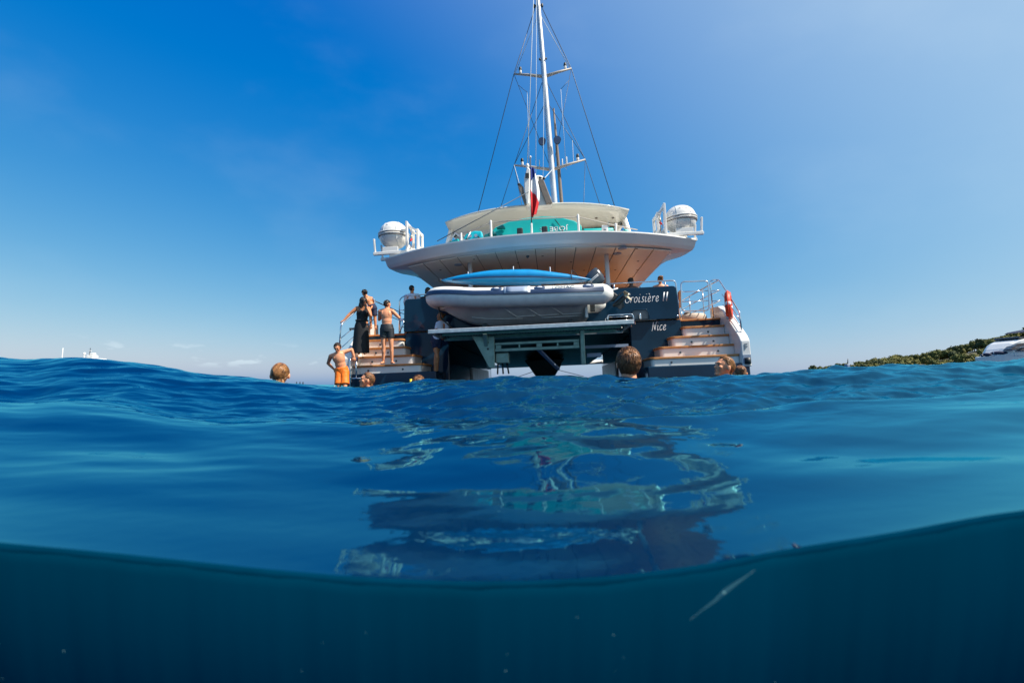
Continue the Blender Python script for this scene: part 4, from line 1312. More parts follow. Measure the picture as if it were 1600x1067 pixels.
# ---- deck chair and cushion by the gate
ch = aboard("deck_chair", "teak folding deck chair with orange seat behind the stern panel's end", "chair", (4.05, 1.75, 2.035))
for y in (1.50, 1.98):
    MB().bar((3.82, y, 2.035), (4.30, y, 2.50), .04, .04).build("chair_leg", M_TEAK, ch)
    MB().bar((4.30, y, 2.035), (3.84, y, 2.50), .04, .04).build("chair_leg", M_TEAK, ch)
    MB().bar((4.27, y, 2.48), (4.30, y, 2.98), .04, .04).build("chair_post", M_TEAK, ch)
    MB().bar((3.82, y, 2.70), (4.30, y, 2.70), .05, .03).build("armrest", M_TEAK, ch)
MB().box2((3.84, 1.52, 2.48), (4.26, 1.96, 2.51)).build("seat", M_BUOY, ch, bevel=.008)
MB().box2((4.27, 1.53, 2.74), (4.30, 1.95, 2.96)).build("backrest", M_TAUPE, ch, bevel=.008)
ct = aboard("deck_cushion", "beige rounded deck cushion behind the boarding gate", "cushion", (4.6, 1.7, 2.0))
MB().loft([[(4.62 + .48 * s_ * math.cos(a), 1.75 + .5 * s_ * math.sin(a), z) for a in np.linspace(0, 2 * math.pi, 25)[:-1]] for z, s_ in ((2.0, .93), (2.05, 1), (2.18, .98), (2.25, .88), (2.27, .6))]).build("cushion_pad", M_BEIGE, ct)
MB().ell((4.45, 1.42, 2.27), (.10, .08, .04)).build("cushion_button", M_TAUPE, ct)

# ================================================================== FAR AWAY
def hill_h(x, y):
    u = x / y
    h = np.interp(u, [.60, .66, .74, .79, .83, .90, .96, 1.0, 1.06, 1.12, 1.2, 1.5, 1.9], [5.6, 6.6, 8.0, 8.8, 9.4, 11, 13.4, 16.2, 19.3, 23.0, 28.0, 38, 20])
    return -1 + (h + 1) * float(sstep(178, 228, np.array(y))) * float(1 - .3 * sstep(260, 420, np.array(y)))
us, yy_ = np.linspace(.58, 1.95, 90), np.linspace(176, 430, 40)
YH, UH = np.meshgrid(yy_, us, indexing='ij')
XH = UH * YH
ZH = np.array([[hill_h(XH[i, j], YH[i, j]) for j in range(XH.shape[1])] for i in range(XH.shape[0])])
tag(grid_mesh("island_hill", XH, YH, ZH, M_HILL), "low wooded island rising to the right", None, None, "structure")

def crown_mesh(seed, flat):
    r = random.Random(seed)
    mb = MB()
    blobs = [(Vector((0, 0, .55)), .55)]
    for k in range(9):
        a, q = r.uniform(0, 6.28), r.uniform(.2, .62)
        blobs.append((Vector((q * math.cos(a), q * math.sin(a), r.uniform(.15, .85) * flat)), r.uniform(.22, .40)))
    for c, R in blobs:
        for k in range(int(190 * R)):
            z = r.uniform(-.6, 1)
            a = r.uniform(0, 6.28)
            d_ = Vector((math.sqrt(max(0, 1 - z * z)) * math.cos(a), math.sqrt(max(0, 1 - z * z)) * math.sin(a), z))
            p = c + d_ * R * r.uniform(.72, 1.08)
            n_ = (d_ + Vector((r.uniform(-.7, .7), r.uniform(-.7, .7), r.uniform(-.5, .7)))).normalized()
            t1 = n_.orthogonal().normalized()
            t2 = n_.cross(t1)
            s_ = r.uniform(.07, .13)
            mb.add([p + t1 * s_, p + t2 * s_ * .8, p - t1 * s_, p - t2 * s_ * .8], [(0, 1, 2, 3)])
    for c, R in blobs: mb.ell(c, (R * .78, R * .78, R * .70), nu=8, nv=5)
    return mb.mesh("crown")
crowns = [[crown_mesh(31 * k + 5, (1.0, .8, 1.25)[k % 3]) for k in range(4)] for _ in range(3)]
for mi, ms in enumerate(crowns):
    for me in ms: me.materials.append(M_CROWN[mi])
tk = MB().tube([(0, 0, -.6), (.02, 0, .3), (.05, .03, .8)], [.09, .07, .03], 6)
tk.tube([(.02, 0, .4), (.25, .1, .75)], [.04, .02], 5)
trunk_me = tk.mesh("trunk")
trunk_me.materials.append(M_BARK)
rt = random.Random(4)
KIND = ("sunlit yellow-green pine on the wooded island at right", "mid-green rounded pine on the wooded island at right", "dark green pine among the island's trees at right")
n_t = 0
while n_t < 285:
    u = (.655 + .60 * ((n_t * .618034) % 1.0)) if n_t > 60 else (.655 + .21 * ((n_t * .618034) % 1.0))
    y = rt.uniform(192, 246)
    h = hill_h(u * y, y)
    s_ = rt.uniform(2.7, 3.7) * float(np.interp(u, [.65, .77, .81, 1.2], [.50, .62, .92, 1.0]))
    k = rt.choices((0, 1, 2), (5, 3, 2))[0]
    t = empty("pine_tree", (u * y, y, h))
    tag(t, KIND[k], "tree", "pines on the island")
    t.scale = (s_, s_, s_ * rt.uniform(.85, 1.15))
    t.rotation_euler = (0, 0, rt.uniform(0, 6.28))
    for nm, me, dz in (("trunk", trunk_me, 0), ("crown", rt.choice(crowns[k]), .30)):
        o = bpy.data.objects.new(nm, me)
        scene.collection.objects.link(o)
        o.parent = t
        o.location = (0, 0, dz)
    n_t += 1

# ---- motor yacht at the right edge
my = thing("motor_yacht", "white flybridge motor yacht with dark windows off the wooded island", "motor yacht", (52.5, 52, 0))
def mrow(y, z0, z1, n=18):
    pass
rings = []
for x, w, zt_, zk in ((0, .04, 3.55, 3.2), (.6, .5, 3.62, 2.2), (2, 1.3, 3.75, .9), (4.5, 2.1, 3.95, -.2), (8, 2.6, 3.9, -.5), (14, 2.7, 3.4, -.5), (19, 2.6, 3.0, -.4)):
    rings.append([(52.5 + x, 52 - w, zt_), (52.5 + x, 52 - w * .92, (zt_ + zk) / 2), (52.5 + x, 52 - w * .3, zk), (52.5 + x, 52 + w * .3, zk), (52.5 + x, 52 + w * .92, (zt_ + zk) / 2), (52.5 + x, 52 + w, zt_)])
MB().loft(rings, smooth=False).build("hull", M_WHITE, my)
rings = []
for x, w, zt_ in ((1.5, .8, 3.8), (2.2, 1.35, 4.5), (2.9, 1.65, 5.1), (3.6, 1.85, 5.45), (4.4, 1.95, 5.65), (8, 2.1, 5.65), (13, 2.1, 5.4), (14, 1.9, 5.2)):
    rings.append([(52.5 + x, 52 - w, 3.7), (52.5 + x, 52 - w * .85, zt_ - .15), (52.5 + x, 52 - w * .6, zt_), (52.5 + x, 52 + w * .6, zt_), (52.5 + x, 52 + w * .85, zt_ - .15), (52.5 + x, 52 + w, 3.7)])
MB().loft(rings, smooth=False).build("superstructure", M_WHITE, my)
MB().prism([(54.55, 4.30), (55.0, 4.68), (55.6, 4.98), (57.0, 5.15), (56.1, 4.80), (55.3, 4.34)], 'y', 50.15, 50.9).build("window", M_GLASS, my)
MB().prism([(55.4, 4.2), (56.2, 4.66), (57.0, 5.05), (60.5, 5.15), (65, 5.0), (65, 4.25)], 'y', 49.98, 50.6).build("window", M_GLASS, my)
MB().prism([(56.6, 6.25), (57.0, 6.45), (58.5, 6.75), (64, 6.9), (64, 6.65), (58.5, 6.50)], 'y', 50.6, 52.6).build("bimini", M_NAVCOVER, my, bevel=.08)
for x in (57.0, 61): MB().bar((x + .5, 50.6, 5.5), (x, 50.6, 6.6), .1, .1).build("bimini_post", M_DKGREY, my)
MB().box2((56.2, 50.6, 5.6), (61, 53.4, 5.85)).build("flybridge_screen", M_GLASS, my, bevel=.1)
MB().ell((53.4, 51.6, 3.85), (.35, .5, .2)).build("bow_cushion", M_NAVCOVER, my)
MB().ell((54.6, 51.4, 4.0), (.65, .8, .24)).build("bow_cushion", M_NAVCOVER, my)
MB().ell((52.95, 51.7, 3.75), (.16, .16, .14)).build("windlass", M_DKGREY, my)
mb = MB()
mb.tube([(52.9, 51.4, 4.2), (55, 50.2, 4.55), (58, 49.55, 4.6), (64, 49.4, 4.4)], .02, 6)
for x, yv, z in ((53.6, 51.0, 4.3), (55, 50.2, 4.55), (56.6, 49.8, 4.6), (58.4, 49.5, 4.6)): mb.tube([(x, yv, 3.6), (x, yv, z)], .018, 6)
mb.build("pulpit", M_CHROME, my)

my.location.x += .5
my.location.z -= .15

# ---- superyacht far off at left
sy = thing("superyacht", "distant white superyacht of which only the top deck and mast show over the swell", "yacht", (-233, 250, 0))
def bx(n, m, x0, x1, z0, z1, w): return MB().box2((-233 + x0, 250 - w, z0), (-233 + x1, 250 + w, z1)).build(n, m, sy, bevel=.3)
rings = [[(-233 + x, 250 - w, zt_), (-233 + x, 250 - w * .8, 0), (-233 + x, 250, -1.5), (-233 + x, 250 + w * .8, 0), (-233 + x, 250 + w, zt_)] for x, w, zt_ in ((-30, .3, 7.5), (-24, 3, 7), (-10, 5, 6), (15, 5, 5.5), (30, 4.5, 5))]
MB().loft(rings, smooth=False).build("hull", M_WHITE, sy)
bx("main_deck", M_WHITE, -16, 22, 5.5, 9, 4); bx("upper_deck", M_WHITE, -10, 14, 9.01, 12, 3.5); bx("sun_deck", M_WHITE, -5, 8, 12.01, 14.6, 2.8)
bx("deck_window", M_GLASS, -9.6, 13.6, 10, 11.2, 3.52); bx("saloon_window", M_GLASS, -15, 20, 6.8, 8.2, 4.02)
bx("radar_arch", M_WHITE, .2, 4.2, 14.61, 16.4, 1.6); bx("arch_top", M_WHITE, 1.2, 3.6, 16.41, 17.6, 1.0)
MB().ell((-235.3, 250, 17.2), (.7, .7, .8)).build("satellite_dome", M_WHITE, sy)
MB().tube([(-235.3, 250, 14.5), (-235.3, 250, 16.6)], .3, 8).build("dome_foot", M_WHITE, sy)
MB().ell((-229.6, 250, 17.0), (.6, .6, .65)).build("satellite_dome", M_WHITE, sy)
MB().tube([(-232.4, 250, 14.5), (-232.3, 250, 20.4)], [.35, .16], 8).build("signal_mast", M_DKGREY, sy)
MB().box2((-233.1, 249.8, 18.6), (-231.6, 250.2, 18.9)).build("radar_scanner", M_WHITE, sy)
# ---- sailing boat beside it
sb = thing("sailing_boat", "distant sailing boat showing only its bare white mast over the swell", "sailing boat", (-237, 240, 0))
rings = [[(-237 + x, 240 - w, zt_), (-237 + x, 240 - w * .6, 0), (-237 + x, 240, -.8), (-237 + x, 240 + w * .6, 0), (-237 + x, 240 + w, zt_)] for x, w, zt_ in ((-7, .1, 1.6), (-3, 1.5, 1.4), (3, 1.9, 1.3), (7, 1.3, 1.3))]
MB().loft(rings, smooth=False).build("hull", M_WHITE, sb)
MB().box2((-240, 239, 1.3), (-234, 241, 2.0)).build("cabin", M_WHITE, sb, bevel=.2)
MB().tube([(-237.5, 240, 1.3), (-237.5, 240, 19.6)], [.22, .14], 8).build("mast", M_WHITE, sb)
MB().tube([(-237.5, 240, 2.6), (-232.5, 240, 2.7)], .16, 8).build("boom", M_WHITE, sb)
# ---- low dinghy with three small figures silhouetted on the horizon
sd = thing("small_boat", "tiny dark open boat on the horizon left of the man in orange trunks", "boat", (-69.5, 150, 0))
rings = [[(-69.5 + x, 150 - w, zt_), (-69.5 + x, 150, -.3), (-69.5 + x, 150 + w, zt_)] for x, w, zt_ in ((-2.4, .1, .62), (-1.2, .7, .5), (1.0, .8, .45), (2.2, .7, .45))]
MB().loft(rings, smooth=False).build("hull", M_GREYPRINT, sd)
for dx in (-1.2, -.1, .9):
    MB().cap((-69.5 + dx, 150, .4), (-69.5 + dx, 150, .85), .22, .18).build("boat_figure", M_BLACK, sd)
    MB().ell((-69.5 + dx, 150, 1.12), (.14, .14, .17)).build("figure_head", M_BLACK, sd)
# ---- workboat before the island
wb = thing("work_boat", "small dark workboat with a mast off the low end of the island", "boat", (110.6, 150, 0))
rings = [[(110.6 + x, 150 - w, zt_), (110.6 + x, 150, -.6), (110.6 + x, 150 + w, zt_)] for x, w, zt_ in ((-4, .1, 2.2), (-2, 1.3, 1.9), (2, 1.6, 1.6), (4, 1.3, 1.6))]
MB().loft(rings, smooth=False).build("hull", M_NAVY, wb)
MB().box2((109.4, 149, 1.7), (111.6, 151, 5.6)).build("wheelhouse", M_DKGREY, wb, bevel=.15)
MB().box2((109.9, 149.3, 5.61), (111.0, 150.7, 7.0)).build("upper_station", M_TUBEGREY, wb, bevel=.15)
MB().tube([(110.6, 150, 7.0), (110.8, 150, 8.8)], [.16, .10], 8).build("signal_mast", M_BLACK, wb)
MB().tube([(112.6, 150, 1.6), (112.6, 150, 8.0)], .06, 6).build("aerial", M_BLACK, wb)
#@@PART5
# ================================================================== PEOPLE
def V3(*a): return Vector(a)
def frame(f, u=Vector((0, 0, 1))):
    f = Vector(f).normalized()
    u = (Vector(u) - f * f.dot(Vector(u))).normalized()
    return f, u, u.cross(f) * -1          # face, up, the person's own left seen from in front is +l

def head_shapes(mb, c, f, u, l, k=1.0, female=False):
    R = Matrix((l, f, u)).transposed()
    mb.ell(c + (u * .018 - f * .012) * k, (.076 * k, .097 * k, .095 * k), R, 20, 12)
    mb.cap(c + (-u * .035 + f * .020) * k, c + (-u * .088 + f * .052) * k, .056 * k, (.030 if female else .036) * k)
    mb.ell(c + (-u * .02 + f * .045) * k, (.058 * k, .045 * k, .06 * k), R)
    mb.ell(c + (u * .028 + f * .076) * k, (.050 * k, .018 * k, .014 * k), R)
    mb.cap(c + (u * .014 + f * .086) * k, c + (-u * .028 + f * .103) * k, .0085 * k, .0115 * k)
    mb.ell(c + (-u * .064 + f * .083) * k, (.022 * k, .014 * k, .013 * k), R)
    mb.ell(c + (-u * .096 + f * .076) * k, (.020 * k, .018 * k, .018 * k), R)
    for s_ in (-1, 1):
        mb.ell(c + (l * s_ * .083 - f * .010 - u * .010) * k, (.012 * k, .022 * k, .033 * k), R @ Matrix.Rotation(s_ * .3, 3, 'Z'))
        mb.ell(c + (l * s_ * .040 + f * .062 - u * .018) * k, (.022 * k, .022 * k, .02 * k), R)

def face_parts(root, c, f, u, l, k=1.0):
    R = Matrix((l, f, u)).transposed()
    for s_ in (-1, 1):
        MB().ell(c + (l * s_ * .031 + f * .082 + u * .006) * k, (.0135 * k, .008 * k, .007 * k), R, 8, 6).build("eye", M_EYE, root)
        MB().tube([c + (l * s_ * a + f * b + u * d_) * k for a, b, d_ in ((.016, .093, .026), (.032, .090, .032), (.048, .078, .027))], .0026 * k, 5).build("eyebrow", M_HDKBR, root)
    MB().ell(c + (-u * .058 + f * .0945) * k, (.021 * k, .006 * k, .0055 * k), R, 10, 6).build("lips", M_LIPS, root)

def hair(root, c, f, u, l, k, m, style="short", n=420, seed=1, front=.18):
    """strands laid over the scalp, with the scalp cap under them"""
    r = random.Random(seed)
    c = c + (u * .018 - f * .012) * k
    rx, ry, rz = .079 * k, .100 * k, .098 * k
    def inside(d_):
        df, du, dl = d_.dot(f), d_.dot(u), d_.dot(l)
        if df > front + .68 * max(0, du): return False
        if du < -.05 and abs(dl) > .62 and df > -.35: return False
        if du < -.10 and df > -.15: return False
        if du < .05 and abs(dl) > .80 and df > -.5: return False
        return du > (-.90 if df < -.2 else -.62)
    def surf(d_, lift=1.0):
        return c + (l * d_.dot(l) * rx + f * d_.dot(f) * ry + u * d_.dot(u) * rz) * lift
    mb = MB()
    nu, nv = 36, 22
    for j in range(nv):
        for i in range(nu):
            q = []
            for jj, ii in ((j, i), (j, i + 1), (j + 1, i + 1), (j + 1, i)):
                t_, a = math.pi * jj / nv, 2 * math.pi * ii / nu
                q.append((l * math.cos(a) + f * math.sin(a)) * math.sin(t_) + u * math.cos(t_))
            if all(inside(d_) for d_ in q):
                mb.add([surf(d_, 1.025) for d_ in q], [(0, 1, 2, 3)], True)
    cnt = 0
    crown = (u * .85 - f * .5).normalized()
    while cnt < n:
        d_ = Vector((r.gauss(0, 1), r.gauss(0, 1), r.gauss(0, 1))).normalized()
        if not inside(d_): continue
        cnt += 1
        flow = (d_ - crown)
        if style == "bun": flow = (-f * .95 + u * .05) - d_ * .3
        if style in ("long", "wet"): flow = (-f * 1.0 - u * .55) + (d_ - d_.dot(f) * f) * .25 if style == "wet" else flow * .6 - u * .6 - f * .5
        if style in ("short", "crop") and d_.dot(f) > .1: flow = flow * .4 - f * .5 + u * .3 + l * .25
        flow = flow + Vector((r.gauss(0, .14), r.gauss(0, .14), r.gauss(0, .14)))
        steps = {"short": 4, "bun": 5, "long": 11, "wet": 9, "crop": 2}[style]
        seg = {"short": .016, "bun": .018, "long": .030, "wet": .022, "crop": .008}[style] * k
        p, pts, hang = d_.copy(), [], False
        lift = 1.03
        pos = surf(p, lift)
        for s_ in range(steps + 1):
            pts.append(pos.copy())
            if not hang:
                t_ = (flow - p * flow.dot(p)).normalized()
                p = (p + t_ * seg / rz).normalized()
                lift += {"short": .034, "bun": .004, "long": .018, "wet": .006, "crop": .01}[style] * r.uniform(.3, 1.6)
                pos = surf(p, lift)
                if style in ("long", "wet") and p.dot(u) < (-.30 if style == "long" else -.62): hang = True
            else:
                pos = pos + (-u * .92 + flow * .12 + Vector((r.gauss(0, .16), r.gauss(0, .16), 0))) * seg
        w = {"short": .0052, "bun": .0048, "long": .0085, "wet": .0062, "crop": .004}[style] * k * r.uniform(.7, 1.2)
        ws = [w * (1 - .75 * (i / max(1, len(pts) - 1)) ** 2) for i in range(len(pts))]
        mb.tube(pts, ws, 4)
    if style == "bun":
        bc = c + (-f * .112 + u * .035) * k
        for i in range(60):
            a = r.uniform(0, 6.28); q = r.uniform(.3, 1)
            mb.tube([bc + (l * math.cos(a + t_) * .034 + u * math.sin(a + t_) * .034 * q - f * .02 * r.random()) * k for t_ in np.linspace(0, 2.2, 6)], .006 * k, 4)
        mb.ell(bc, (.036 * k, .036 * k, .036 * k))
    return mb.build("hair", m, root)

def hand(mb, w, d_, palm_n, k=1.0, curl=.5):
    """palm, four bent fingers of different length and a thumb leaving the side of the palm"""
    d_ = Vector(d_).normalized()
    n_ = Vector(palm_n)
    n_ = (n_ - d_ * d_.dot(n_)).normalized()
    s_ = d_.cross(n_)
    R = Matrix((s_, d_, n_)).transposed()
    mb.ell(w + d_ * .045 * k, (.040 * k, .052 * k, .019 * k), R, 12, 8)
    for i, (o, ln) in enumerate(((-.030, .062), (-.010, .074), (.011, .070), (.030, .054))):
        b = w + d_ * .082 * k + s_ * o * k
        a = (d_ * math.cos(curl * .5) + n_ * math.sin(curl * .5))
        e = (d_ * math.cos(curl * 1.6) + n_ * math.sin(curl * 1.6))
        m_ = b + a * ln * .5 * k
        mb.cap(b, m_, .0105 * k, .0095 * k, 8)
        mb.cap(m_, m_ + e * ln * .5 * k, .0095 * k, .008 * k, 8)
    t0 = w + d_ * .030 * k - s_ * .034 * k
    t1 = t0 + (d_ * .5 - s_ * .7 + n_ * .45).normalized() * .042 * k
    mb.cap(t0, t1, .0125 * k, .0105 * k, 8)
    mb.cap(t1, t1 + (d_ * .85 - s_ * .1 + n_ * .4).normalized() * .030 * k, .0105 * k, .0085 * k, 8)

def body(root, J, m, k=1.0, female=False, heavy=1.0, voxel=.0085, curl=.5, palms=None, arms=True, legs=True):
    mb = MB()
    lat = (J['sr'] - J['sl']).normalized()
    sp = (J['neck'] - J['pel']).normalized()
    fw = sp.cross(lat).normalized()
    lat = fw.cross(sp)
    R = Matrix((lat, fw, sp)).transposed()
    P = lambda t_: J['pel'].lerp(J['neck'], t_)
    sw = (J['sr'] - J['sl']).length / 2
    mb.ell(P(.66), (max(.12 * k, sw * .86) * heavy ** .5, .108 * k * heavy, .19 * k), R, 20, 12)
    mb.ell(P(.86), (sw * .88, .085 * k, .10 * k), R)
    mb.ell(P(.36), ((.118 if female else .132) * k * heavy, .098 * k * heavy, .17 * k), R)
    mb.ell(P(.06), ((.165 if female else .150) * k * heavy, .112 * k * heavy, .135 * k), R)
    for a in ('sl', 'sr'):
        mb.cap(J['neck'] - sp * .03 * k, J[a], .056 * k, .058 * k)
        mb.ell(P(.72) + (J[a] - P(.86)) * .48 + fw * .0, (.075 * k, .10 * k, .12 * k), R)
    mb.cap(J['neck'] - sp * .04 * k, J['head'] - sp * .03 * k, (.050 if female else .060) * k, (.046 if female else .054) * k)
    f, u, l = J['fr']
    head_shapes(mb, J['head'], f, u, l, J.get('hk', 1.0), female)
    if arms:
        for s_, e_, w_ in (('sl', 'el', 'wl'), ('sr', 'er', 'wr')):
            if e_ not in J: continue
            a, b, c = J[s_], J[e_], J[w_]
            mb.cap(a, a.lerp(b, .5), .056 * k * heavy ** .5, .049 * k * heavy ** .5)
            mb.cap(a.lerp(b, .5), b, .049 * k * heavy ** .5, .039 * k)
            mb.cap(b, b.lerp(c, .35), .041 * k, .040 * k)
            mb.cap(b.lerp(c, .35), c, .040 * k, .027 * k)
            hd, pn = (palms or {}).get(w_, (c - b, Vector((0, -1, -.3))))
            hand(mb, c, hd, pn, k, curl)
    if legs:
        for h_, kn, an, to in (('hl', 'kl', 'al', 'tl'), ('hr', 'kr', 'ar', 'tr')):
            a, b, c = J[h_], J[kn], J[an]
            mb.cap(a, a.lerp(b, .45), .092 * k * heavy, .080 * k * heavy ** .5)
            mb.cap(a.lerp(b, .45), b, .080 * k * heavy ** .5, .055 * k)
            back = (b - c).normalized().cross(lat)
            mb.cap(b, b.lerp(c, .30), .054 * k, .056 * k)
            mb.ell(b.lerp(c, .28), (.050 * k, .058 * k, .11 * k))
            mb.cap(b.lerp(c, .30), c, .054 * k, .034 * k)
            t_ = J[to]
            hl_ = c + (c - t_) * .25
            mb.cap(V3(hl_.x, hl_.y, c.z - .035 * k), V3(t_.x, t_.y, c.z - .05 * k), .036 * k, .024 * k)
            mb.cap(c, V3(hl_.x, hl_.y, c.z - .04 * k), .034 * k, .034 * k)
            sd = (t_ - c); sd.z = 0; sd.normalize()
            sx_ = V3(-sd.y, sd.x, 0)
            for i, o in enumerate((-.024, -.010, .004, .016, .027)):
                q = V3(t_.x, t_.y, c.z - .058 * k) + sx_ * o * k
                mb.cap(q, q + sd * (.035 - .003 * i) * k, .012 * k, .010 * k, 6)
    return mb.solid("body", m, root, voxel, 5)

def trunks(root, J, m, k=1.0, length=.55, heavy=1.0, flare=1.12, name="swim_trunks", band=None):
    lat = (J['hr'] - J['hl']).normalized()
    sp = (J['neck'] - J['pel']).normalized()
    fw = sp.cross(lat).normalized()
    lat = fw.cross(sp)
    R = Matrix((lat, fw, sp)).transposed()
    mb = MB()
    top = J['pel'] + sp * .10 * k
    mb.loft([[top + R @ Vector((.150 * k * heavy * math.cos(a) * s_, .116 * k * heavy * math.sin(a) * s_, z)) for a in np.linspace(0, 2 * math.pi, 25)[:-1]]
             for z, s_ in ((0, .97), (-.06 * k, 1.06), (-.14 * k, 1.12), (-.22 * k, 1.05))])
    for a, b in (('hl', 'kl'), ('hr', 'kr')):
        q = J[a].lerp(J[b], length)
        d_ = (q - J[a]).normalized()
        mb.tube([J[a] + Vector((0, 0, .04)), J[a].lerp(q, .5), q - d_ * .01, q], [.100 * k * heavy, .098 * k * heavy, .093 * k * flare, .092 * k * flare], 18)
    t = mb.solid(name, m, root, .009, 3)
    if band:
        z, mm = band
        MB().tube([top + R @ Vector((.170 * k * heavy * math.cos(a), .128 * k * heavy * math.sin(a), z)) for a in np.linspace(0, 2 * math.pi, 25)[:-1]], .014 * k, 6, closed=True).build("waistband", mm, t)
    return t

def shirt(root, J, m, k=1.0, sleeve=.5, name="shirt"):
    mb = MB()
    lat = (J['sr'] - J['sl']).normalized()
    sp = (J['neck'] - J['pel']).normalized()
    fw = sp.cross(lat).normalized()
    lat = fw.cross(sp)
    R = Matrix((lat, fw, sp)).transposed()
    P = lambda t_: J['pel'].lerp(J['neck'], t_)
    sw = (J['sr'] - J['sl']).length / 2
    mb.ell(P(.66), (max(.13 * k, sw * .92), .125 * k, .20 * k), R, 20, 12)
    mb.ell(P(.84), (sw * .95, .105 * k, .11 * k), R)
    mb.cap(P(.10), P(.55), .150 * k, .140 * k)
    for a, b in (('sl', 'el'), ('sr', 'er')):
        mb.cap(J['neck'] - sp * .06 * k, J[a], .06 * k, .075 * k)
        if b in J: mb.cap(J[a], J[a].lerp(J[b], sleeve), .074 * k, .070 * k)
    return mb.solid(name, m, root, .010, 3)

def person(label, base, group=None):
    return thing("person", label, "person", tuple(base), group)

DW = Vector((0, 1, 0))
# ---- woman in the long black dress on the port stairs
Y = 12.62
def p(px, py, dy=0.0): return W(px, py, Y + dy)
J = dict(head=p(568, 471), neck=p(567.2, 478.6, .02), sl=p(557.8, 481.5, .03), sr=p(576, 482.0, -.04), pel=p(565.5, 507), hl=p(561.5, 510), hr=p(570, 510, -.02),
         el=p(546.5, 490.5, -.02), wl=p(537.2, 500.5, -.10), er=p(579.5, 493.5, -.20), wr=p(573.2, 480.5, -.20),
         kl=p(561, 531), kr=p(570, 531, -.05), al=p(561, 550.0, .05), ar=p(570, 550.0, 0), tl=p(560.5, 551, -.14), tr=p(571, 551, -.2))
J['fr'] = frame((.72, -.68, -.10))
w1 = person("woman in a long black dress and sunglasses holding the port stair rail", p(565, 553))
body(w1, J, M_SKIN1, .97, True, 1.1, curl=1.0, palms={'wr': (Vector((-.2, 0, 1)), Vector((-.6, -.5, .2))), 'wl': (Vector((-.7, -.3, -.5)), Vector((0, .4, -1)))})
face_parts(w1, J['head'], *J['fr'])
hair(w1, J['head'], *J['fr'], 1.06, M_HBLACK, "long", 520, 3)
f, u, l = J['fr']
sg = MB()
for s_ in (-1, 1): sg.ell(J['head'] + l * s_ * .034 + f * .094 + u * .008, (.029, .010, .022), Matrix((l, f, u)).transposed(), 10, 6)
sg.tube([J['head'] + l * a + f * b + u * .012 for a, b in ((-.08, 0), (-.066, .07), (-.03, .10), (.03, .10), (.066, .07), (.08, 0))], .004, 5)
sg.build("sunglasses", M_BLACK, w1)
rings = []
for i, (px, py, rx, ry, dy) in enumerate(((566.8, 486.5, .165, .118, 0), (566.6, 490.5, .172, .138, -.01), (566.2, 495, .155, .125, 0), (565.8, 499.5, .148, .120, 0), (565.5, 504, .168, .135, 0), (565.3, 509, .195, .150, 0),
                                        (564.8, 517, .205, .160, 0), (564.4, 527, .212, .170, 0), (564.0, 538, .225, .185, 0), (563.6, 546, .236, .20, 0), (563.4, 551.2, .240, .205, 0))):
    c = p(px, py, dy)
    fold = .0 if i < 5 else .035 * (i - 4) / 6
    rings.append([c + Vector((rx * math.cos(a) * (1 + fold * math.sin(9 * a + i * .25) + fold * .6 * math.sin(5 * a)), ry * math.sin(a) * (1 + fold * math.sin(7 * a + 1)), 0)) for a in np.linspace(0, 2 * math.pi, 49)[:-1]])
dr = MB().loft(rings, caps=False).build("dress", M_DRESS, w1)
for s_, sh in ((-1, 'sl'), (1, 'sr')):
    a_, b_ = p(566.8, 487, -.115) + Vector((s_ * .085, 0, 0)), J['neck'].lerp(J[sh], .55) + Vector((0, .0, .055))
    MB().tube([a_, a_.lerp(b_, .5) + Vector((0, -.035, .02)), b_, p(566.8, 487, .10) + Vector((s_ * .09, 0, .02))], .016, 8).build("shoulder_strap", M_DRESS, dr)
    MB().ell(p(566.8, 488.3, -.10) + Vector((s_ * .078, 0, 0)), (.082, .062, .078)).build("bodice_cup", M_DRESS, dr)
MB().tube([p(565.6, 501) + Vector((.165 * math.cos(a), .135 * math.sin(a), 0)) for a in np.linspace(0, 2 * math.pi, 25)[:-1]], .022, 8, closed=True).build("sash", M_DRESS, dr)

# ---- boy at the head of the port stairs
Y = 13.75
J = dict(head=p(569.5, 458), neck=p(573.5, 464), sl=p(569.5, 467.5, -.05), sr=p(580.5, 466, .05), pel=p(581.5, 480.5), hl=p(579, 482.5), hr=p(584.5, 482.5),
         el=p(568, 476.5, -.15), wl=p(564, 482, -.25), er=p(584, 474, .1), wr=p(580, 481, -.18), kl=p(579, 497.5), kr=p(586, 497.5), al=p(580, 511), ar=p(587, 511), tl=p(578, 513, .15), tr=p(588, 513, .15), hk=.9)
J['fr'] = frame((-.6, .5, -.6))
b1 = person("bare-backed boy in blue, red and white swim shorts at the head of the port stairs", p(583, 514))
body(b1, J, M_SKIN1, .80, False, .9)
hair(b1, J['head'], *J['fr'], .92, M_HBLACK, "short", 260, 5)
t = trunks(b1, J, M_NAVYSHORT, .82, .72)
MB().tube([J['pel'] + Vector((.140 * math.cos(a), .108 * math.sin(a), .012)) for a in np.linspace(0, 2 * math.pi, 25)[:-1]], .028, 8, closed=True).build("red_stripe", M_RED, t)
MB().tube([J['pel'] + Vector((.136 * math.cos(a), .104 * math.sin(a), .062)) for a in np.linspace(0, 2 * math.pi, 25)[:-1]], .022, 8, closed=True).build("white_stripe", M_PRINT, t)

